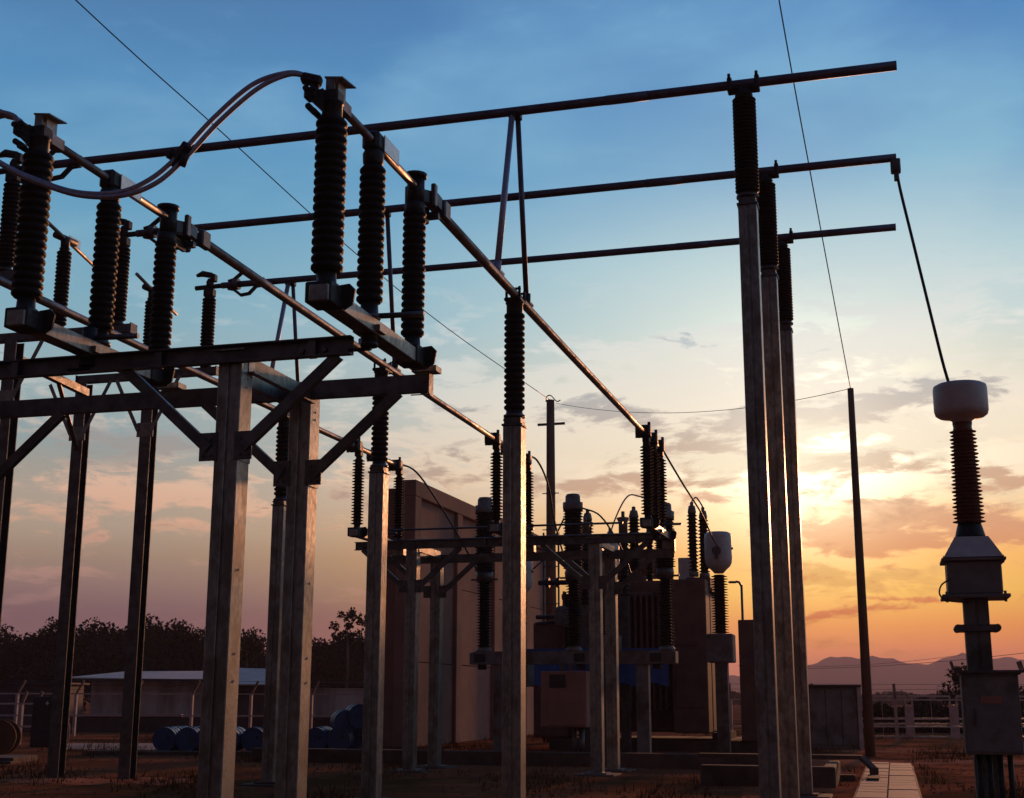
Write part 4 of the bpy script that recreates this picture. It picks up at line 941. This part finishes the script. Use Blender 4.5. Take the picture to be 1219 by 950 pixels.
fence('left perimeter fence with angled barb arms before the trees', 51, [-50, 22, 92, 162, 230, 300, 372, 444, 515], 1.56, [1.54, 0.75], 0.46, w=0.10)
fence('short lower fence length at the far left edge beside the dark cabinet', 42, [-60, 28, 46], 1.25, [1.23, 0.55], 0.34, w=0.10, tilt=0.4)
fence('right perimeter fence with upright pale barb arms below the hills', 47, [870, 968, 1066, 1164, 1262, 1360], 1.42, [1.40, 0.50], 0.52, w=0.11, tilt=-0.04)
t = thing('sliding_gate', 'pale metal gate of framed bays behind the right fence', 'gate', bearing(1018, 51), None)
for i, (a, b) in enumerate(((1022, 1078), (1086, 1131), (1139, 1190), (1197, 1250))):
    for z0, z1 in ((0.05, 0.51), (0.70, 1.52)):
        A_, B_ = bearing(a, 51), bearing(b, 51); m = MB()
        for z in (z0, z1): m.bar((A_.x, A_.y, z), (B_.x, B_.y, z), 0.06, 0.07)
        for q in (A_, B_): m.bar((q.x, q.y, z0), (q.x, q.y, z1), 0.06, 0.06)
        mid = A_.lerp(B_, 0.5); m.bar((mid.x, mid.y, z0), (mid.x, mid.y, z1), 0.02, 0.02)
        part('gate_frame', m, M_FENCE, t, True)
for px in (1018, 1082, 1135, 1193, 1254):
    q = bearing(px, 50.9); part('gate_post', MB().box((q.x-0.16, q.y-0.06, 0), (q.x+0.16, q.y+0.06, 1.2)), M_FENCE, t, True)

# ------------------------------------------------------------------ small yard things
def placed(name, label, cat, px, t_, group=None, turn=0.0): return thing(name, label, cat, bearing(px, t_), group, YAW+turn)
t = placed('utility_cabinet', 'grey ribbed site cabinet between the tall posts and the bare pole', 'cabinet', 976, 40.6)
m = MB().box((-1.4, -0.5, 0), (1.03, 0.9, 1.78), bev=0.02)
part('cabinet', m, M_PAINT, t)
for i in range(5): part('side_panel', MB().box((-1.35+i*0.47, -0.53, 0.12), (-0.91+i*0.47, -0.502, 1.7), bev=0.008), M_PAINT, t)
part('corner_post', MB().box((0.98, -0.58, 0), (1.10, -0.44, 1.82)), M_FENCE, t)
part('roof', MB().box((-1.5, -0.62, 1.78), (1.1, 1.0, 1.84)), M_DARK, t)
t = placed('dark_cabinet', 'dark upright cabinet by the leftmost slim post', 'cabinet', 59, 40.6)
part('cabinet', MB().box((-0.35, -0.3, 0), (0.35, 0.3, 1.45), bev=0.02), M_DARK, t); part('door', MB().box((-0.31, -0.32, 0.08), (0.31, -0.302, 1.38)), M_DARK, t)
part('lamp', MB().lathe([(0, -0.06), (0.06, 0), (0, 0.06)], 10, (0.1, -0.36, 1.25)), M_WHITE, t)
t = placed('cable_reel', 'wooden cable reel lying against the left edge', 'cable reel', 6, 34.6, None, 0.15)
for y in (-0.3, 0.3):
    part('flange', MB().lathe([(0.0, -0.03), (0.44, -0.03), (0.44, 0.03), (0, 0.03)], 28, (0, y, 0.45), Matrix.Rotation(PI/2, 4, 'X'), False), M_REEL, t)
part('drum', MB().lathe([(0.3, -0.28), (0.3, 0.28)], 20, (0, 0, 0.45), Matrix.Rotation(PI/2, 4, 'X')), M_DARK, t)
t = placed('concrete_plinth', 'low stepped concrete plinth at the left edge under the reel', 'plinth', 5, 31.5)
for k in range(2): part('step', MB().box((-1.2, -0.9+k*0.25, -0.02+k*0.07), (0.62-k*0.03, 0.9, 0.05+k*0.07)), M_CONC, t)
t = placed('glint_post', 'small pale post put in for the orange glint beside the slim post', 'glint post', 83, 43.2)
part('shaft', MB().lathe([(0.10, 0), (0.11, 0.25), (0.12, 0.5), (0.09, 0.62), (0.06, 0.66), (0.08, 0.74), (0.05, 0.82), (0, 0.84)], 14), M_SLAB, t)  # pale post added to stand for a small orange glint
# blue drums lying in a row
t = placed('oil_drum', 'blue drum lying at the left end of the drum row', 'drum', 204, 37.6, 'blue drums in a row')
rx = Matrix.Rotation(PI/2, 4, 'X')
part('shell', MB().lathe([(0.0, -0.43), (0.29, -0.43), (0.31, -0.45), (0.32, -0.43), (0.315, -0.16), (0.33, -0.14), (0.33, -0.12), (0.315, -0.10), (0.315, 0.14), (0.33, 0.16), (0.33, 0.18), (0.315, 0.2), (0.32, 0.43), (0.0, 0.43)], 28, (0, 0, 0.33), rx, False), M_BLUE, t)
part('bung', MB().lathe([(0.0, 0.0), (0.04, 0.0), (0.04, 0.02), (0, 0.02)], 10, (0.12, -0.45, 0.40), rx), M_DARK, t)
rel = ['second blue drum from the left of the row', 'blue drum hidden behind the thick gantry leg', 'blue drum just right of the first thick gantry leg', 'blue drum left of the second thick gantry leg', 'blue drum behind the second thick gantry leg', 'blue drum right of the second thick gantry leg', 'blue drum below the raised drum', 'last blue drum at the right end of the row']
for i, s in enumerate(rel): dup(t, bearing(229.5+i*25.5, 37.6), s, YAW+random.uniform(-0.12, 0.12))
back = ['rear blue drum peeping between the first two drums', 'rear blue drum peeping between the second and third drums', 'rear blue drum next to the first thick gantry leg', 'rear blue drum between the two thick gantry legs', 'rear blue drum left of the second thick gantry leg', 'rear blue drum right of the second thick gantry leg', 'rear blue drum near the right end of the row', 'rear blue drum at the right end of the row']
for px, s in zip((217, 242, 268, 318, 343, 386, 408, 428), back): dup(t, bearing(px, 38.6), s, YAW+random.uniform(-0.1, 0.1))
for px, s in ((411, 'blue drum raised on top near the right end of the row'), (427, 'tallest raised blue drum beside the second support post')):
    p = bearing(px, 37.8); dup(t, (p.x, p.y, 0.46+(0.16 if px > 420 else 0)), s, YAW+0.25)
# sheds behind the left fence
t = placed('shed', 'low shed with pale roof and corrugated walls beyond the left fence', 'shed', 205, 74)
t.scale = (1, 1, 0.86)
ROOF_T = [( -4.6, 0.2, 2.9), (3.2, 0.2, 2.7), (4.0, -1.5, 3.0)]
n = 26
wm = MB()
for i in range(n):
    x = -3.9+i*0.24; wm.box((x, -1.52-0.02*(i % 2), 0), (x+0.242, -1.44, 2.72))
part('corrugated_wall', wm, M_SHEET, t)
part('wall', MB().box((2.4, -1.4, 0), (6.0, 3, 2.5)), M_WALLD, t)
m = MB(); m.add([(-4.9, -2.6, 2.72), (2.6, -2.6, 2.62), (2.6, 3.0, 3.25), (-3.4, 3.0, 3.2), (-4.9, -2.6, 2.78), (2.6, -2.6, 2.68), (2.6, 3.0, 3.31), (-3.4, 3.0, 3.26)], [(0, 3, 2, 1), (4, 5, 6, 7), (0, 1, 5, 4), (1, 2, 6, 5), (2, 3, 7, 6), (3, 0, 4, 7)])
part('roof', m, M_ROOF, t)
m = MB(); m.add([(2.7, -2.2, 2.35), (6.3, -2.2, 2.35), (6.3, 3.2, 3.35), (2.7, 3.2, 3.45), (2.7, -2.2, 2.41), (6.3, -2.2, 2.41), (6.3, 3.2, 3.41), (2.7, 3.2, 3.51)], [(0, 3, 2, 1), (4, 5, 6, 7), (0, 1, 5, 4), (1, 2, 6, 5), (2, 3, 7, 6), (3, 0, 4, 7)])
part('roof', m, M_ROOF, t)
part('eaves_board', MB().box((-4.85, -2.62, 2.55), (2.6, -2.56, 2.70)), M_DARK, t)
part('doorway_post', MB().box((-5.6, -1.6, 0.4), (-5.25, -1.4, 2.1)), M_SLAB, t)
t = placed('boundary_wall', 'long low dull brown wall behind the left fence', 'wall', 190, 57)
part('wall', MB().box((-12, 0, 0), (16, 0.25, 0.62), bev=0.02), M_WALLD, t)
part('coping', MB().box((-3.0, -0.06, 0.62), (1.0, 0.3, 0.72)), M_SLAB, t)
t = placed('storage_shed', 'dull storage shed behind the short fence at the far left edge', 'shed', 10, 60)
part('wall', MB().box((-5, -1, 0), (2.4, 3, 1.95)), M_WALLD, t); part('roof', MB().box((-5.2, -1.2, 1.95), (2.6, 3.2, 2.03)), M_WALLD, t)
t = placed('low_shed', 'low shed with dark roof under the lone treetop', 'shed', 400, 78)
wm = MB()
for i in range(22): wm.box((-2.9+i*0.3, -1.0-0.03*(i % 2), 0), (-2.6+i*0.3, -0.9, 1.9))
part('corrugated_wall', wm, M_SHEET, t)
part('roof', MB().box((-3.2, -1.6, 2.2), (4.2, 2.4, 2.3)), M_DARK, t)

# ------------------------------------------------------------------ trees
def crown_mesh(seed, w, h, n, size):
    rng = random.Random(seed); v = []; f = []
    cl = []
    for k in range(22):
        a = rng.uniform(0, 2*PI); rr = rng.uniform(0.1, 0.95)*w/2; z = rng.uniform(0.08, 0.88)
        rr *= math.sqrt(max(0.15, 1-(z-0.45)**2*2.6))
        cl.append((rr*math.cos(a), rr*math.sin(a)*0.8, z*h, rng.uniform(0.16, 0.30)*w*0.6))
    for i in range(n):
        cx, cy_, cz, cr = cl[rng.randrange(len(cl))]
        d = Vector((rng.gauss(0, 1), rng.gauss(0, 1), rng.gauss(0, 0.8))); d = d.normalized()*cr*rng.uniform(0.45, 1.12)
        c = Vector((cx, cy_, cz))+d
        u = Vector((rng.gauss(0, 1), rng.gauss(0, 1), rng.gauss(0, 1))).normalized(); w_ = u.cross(Vector((rng.gauss(0, 1), rng.gauss(0, 1), rng.gauss(0, 1)))).normalized()
        s = size*rng.uniform(0.6, 1.5); o = len(v)
        v += [tuple(c-u*s*0.5), tuple(c+w_*s*0.35), tuple(c+u*s*0.6), tuple(c-w_*s*0.35)]; f.append((o, o+1, o+2, o+3))
    me = bpy.data.meshes.new('crown'); me.from_pydata(v, [], f); me.materials.append(M_LEAF); return me
def trunk_mb(h, w, seed):
    rng = random.Random(seed); m = MB().tube([(0, 0, -0.1), (0.05, 0, h*0.3), (0.1, 0.05, h*0.6)], [0.2, 0.15, 0.08], 8)
    for k in range(6):
        a = rng.uniform(0, 2*PI); z = h*rng.uniform(0.25, 0.5)
        m.tube([(0.05, 0, z), (math.cos(a)*w*0.2, math.sin(a)*w*0.2, z+h*0.15), (math.cos(a)*w*0.34, math.sin(a)*w*0.34, z+h*0.32)], [0.08, 0.05, 0.02], 6)
    return m
crowns = [crown_mesh(s, 8, 6, 15000, 0.20) for s in (1, 2, 3)]
tr = [(-40, 108, 1.15, 0), (20, 104, 1.05, 1), (75, 100, 1.18, 2), (128, 104, 1.25, 0), (178, 102, 1.18, 1), (222, 104, 1.20, 2), (262, 112, 1.15, 0), (305, 118, 0.95, 1), (345, 112, 0.85, 2), (380, 106, 1.06, 0), (420, 106, 1.10, 1), (462, 112, 1.05, 2)]
desc = ['beyond the left edge', 'at the far left behind the cabinet', 'behind the first slim post', 'above the left end of the pale roofed shed', 'above the middle of the pale roofed shed', 'left of the first thick gantry leg', 'behind the first thick gantry leg', 'loose and lower, between the two thick gantry legs', 'dipping low beside the second thick leg', 'right of the second thick gantry leg', 'below the lone tufted treetop', 'beside the concrete fire wall']
tm = trunk_mb(6.2, 7, 5)
for (px, t_, sc, k), ds in zip(tr, desc):
    sc *= 0.84
    t = placed('dark_tree', 'dense dark tree '+ds, 'tree', px, t_, 'trees along the left skyline', k)
    o = part('crown', crowns[k], M_LEAF, t); o.location = (0, 0, -0.1*sc); o.scale = (sc*1.25, sc, sc*1.14)
    part('trunk', trunk_mb(5.5*sc, 7, k), M_BARK, t)
ct2 = crown_mesh(11, 2.6, 2.6, 620, 0.24)
for px, t_, z, sc, s in ((412, 100, 5.2, 1.0, 'lone tufted treetop standing above the others left of the fire wall'), (292, 104, 3.9, 0.8, 'sparse leafy treetop right of the first thick gantry leg')):
    t = placed('tall_tree', s, 'tree', px, t_, 'trees along the left skyline')
    o = part('crown', ct2, M_LEAF, t); o.location = (0, 0, z); o.scale = (sc, sc, sc)
    part('trunk', MB().tube([(0, 0, 0), (0.1, 0, z*0.6), (0, 0, z+1.6*sc)], [0.16, 0.1, 0.03], 8), M_BARK, t)
t = placed('bush', 'rounded bush behind the control box at right', 'bush', 1150, 66)
o = part('crown', crown_mesh(21, 3.2, 2.4, 1800, 0.16), M_LEAF, t); o.location = (0, 0, 0.5); part('trunk', MB().tube([(0, 0, 0), (0, 0, 1.4)], [0.1, 0.04], 8), M_BARK, t)
t = placed('bush', 'bush at the right edge beyond the gate', 'bush', 1222, 70)
o = part('crown', crown_mesh(22, 3.4, 1.7, 1500, 0.16), M_LEAF, t); o.location = (0, 0, 0.3); part('trunk', MB().tube([(0, 0, 0), (0, 0, 1.0)], [0.1, 0.04], 8), M_BARK, t)
# distant wood
rng = random.Random(4); v = []; f = []
for i in range(26000):
    px = rng.uniform(500, 1700); t_ = rng.uniform(240, 420)
    hmax = 1.7+0.7*math.sin(px*0.021+t_*0.03)+0.6*math.sin(px*0.09)
    p = bearing(px, t_); c = Vector((p.x, p.y, rng.uniform(0, max(1.0, hmax)))); s = rng.uniform(0.5, 1.2)
    u = Vector((rng.gauss(0, 1), rng.gauss(0, 1), rng.gauss(0, 1))).normalized(); w_ = u.cross(Vector((rng.gauss(0, 1), rng.gauss(0, 1), rng.gauss(0, 1)))).normalized()
    o_ = len(v); v += [tuple(c-u*s*0.6), tuple(c+w_*s*0.5), tuple(c+u*s*0.6), tuple(c-w_*s*0.5)]; f.append((o_, o_+1, o_+2, o_+3))
me = bpy.data.meshes.new('distant_wood'); me.from_pydata(v, [], f); me.materials.append(M_LEAF)
o = bpy.data.objects.new('distant_wood', me); COL.objects.link(o); o['kind'] = 'stuff'; o['category'] = 'woodland'; o['label'] = 'far low wood along the foot of the hills'

# hedge just beyond the gate
rng = random.Random(14); v = []; f = []
for i in range(15000):
    px = rng.uniform(1000, 1500); t_ = rng.uniform(58, 64)
    hm_ = 1.02+0.25*math.sin(px*0.03)+0.2*math.sin(px*0.11)
    p = bearing(px, t_); c = Vector((p.x, p.y, rng.uniform(-0.05, hm_))); s_ = rng.uniform(0.12, 0.28)
    u = Vector((rng.gauss(0, 1), rng.gauss(0, 1), rng.gauss(0, 1))).normalized(); w_ = u.cross(Vector((rng.gauss(0, 1), rng.gauss(0, 1), rng.gauss(0, 1)))).normalized()
    o_ = len(v); v += [tuple(c-u*s_*0.6), tuple(c+w_*s_*0.5), tuple(c+u*s_*0.6), tuple(c-w_*s_*0.5)]; f.append((o_, o_+1, o_+2, o_+3))
me = bpy.data.meshes.new('hedge'); me.from_pydata(v, [], f); me.materials.append(M_LEAF)
o = bpy.data.objects.new('hedge', me); COL.objects.link(o); o['kind'] = 'stuff'; o['category'] = 'hedge'; o['label'] = 'dark hedge just beyond the gate'

# grass tufts
rng = random.Random(9); v = []; f = []
for i in range(16000):
    t_ = rng.uniform(16, 62)**1.0; px = rng.uniform(-80, 1320)
    if math.sin(px*0.013+t_*0.5)+math.sin(px*0.031-t_*0.23)+rng.uniform(-1, 1) < 0.7: continue
    p = bearing(px, t_)
    if -0.8 < p.x < 0.45 and 16 < p.y < 32: continue
    for b in range(4):
        a = rng.uniform(0, 2*PI); h = rng.uniform(0.04, 0.16)*(1.6 if i % 5 == 0 else 1.0); q = p+Vector((rng.gauss(0, 0.07), rng.gauss(0, 0.07), 0)); w_ = Vector((math.cos(a), math.sin(a), 0))*0.008*rng.uniform(0.8, 1.8)
        tip = q+Vector((rng.gauss(0, 0.05), rng.gauss(0, 0.05), h)); o_ = len(v)
        v += [tuple(q-w_), tuple(q+w_), tuple(tip)]; f.append((o_, o_+1, o_+2))
me = bpy.data.meshes.new('grass'); me.from_pydata(v, [], f); me.materials.append(M_GRASS)
o = bpy.data.objects.new('grass', me); COL.objects.link(o); o['kind'] = 'stuff'; o['label'] = 'dry grass tufts scattered over the yard'; o['category'] = 'grass'
# gravel and clods
rng = random.Random(12); m = MB()
for i in range(5000):
    t_ = rng.uniform(15, 50); px = rng.uniform(-80, 1320); p = bearing(px, t_); s = rng.uniform(0.01, 0.04)
    if -0.8 < p.x < 0.45 and 16 < p.y < 32: continue
    m.add([p+Vector((-s, 0, 0)), p+Vector((0, -s*0.8, 0)), p+Vector((s, 0.1*s, 0)), p+Vector((0, s, 0)), p+Vector((0, 0, s*0.7))], [(0, 1, 4), (1, 2, 4), (2, 3, 4), (3, 0, 4)])
o = setting('gravel', m, M_STONE, 'stuff'); o['label'] = 'loose stones and clods on the yard'; o['category'] = 'gravel'

# ------------------------------------------------------------------ haze: the evening air
HAZE = 1
if HAZE:
    m = MB().box((-4200, -390, -1.0), (4200, 4200, 92))
    me = bpy.data.meshes.new('haze'); me.from_pydata(m.v, [], m.f)
    hm = bpy.data.materials.new('evening_haze'); hm.use_nodes = True; t = hm.node_tree; t.nodes.clear()
    pv = t.nodes.new('ShaderNodeVolumePrincipled'); pv.inputs['Color'].default_value = (0.88, 0.68, 0.80, 1); pv.inputs['Density'].default_value = 0.00034; pv.inputs['Anisotropy'].default_value = 0.2
    mo = t.nodes.new('ShaderNodeOutputMaterial'); t.links.new(pv.outputs[0], mo.inputs['Volume']); me.materials.append(hm)
    o = bpy.data.objects.new('haze', me); COL.objects.link(o); o['kind'] = 'stuff'; o['label'] = 'thin evening haze over the whole plain'; o['category'] = 'haze'
S.cycles.max_bounces = 5; S.cycles.volume_bounces = 0; S.cycles.use_denoising = True
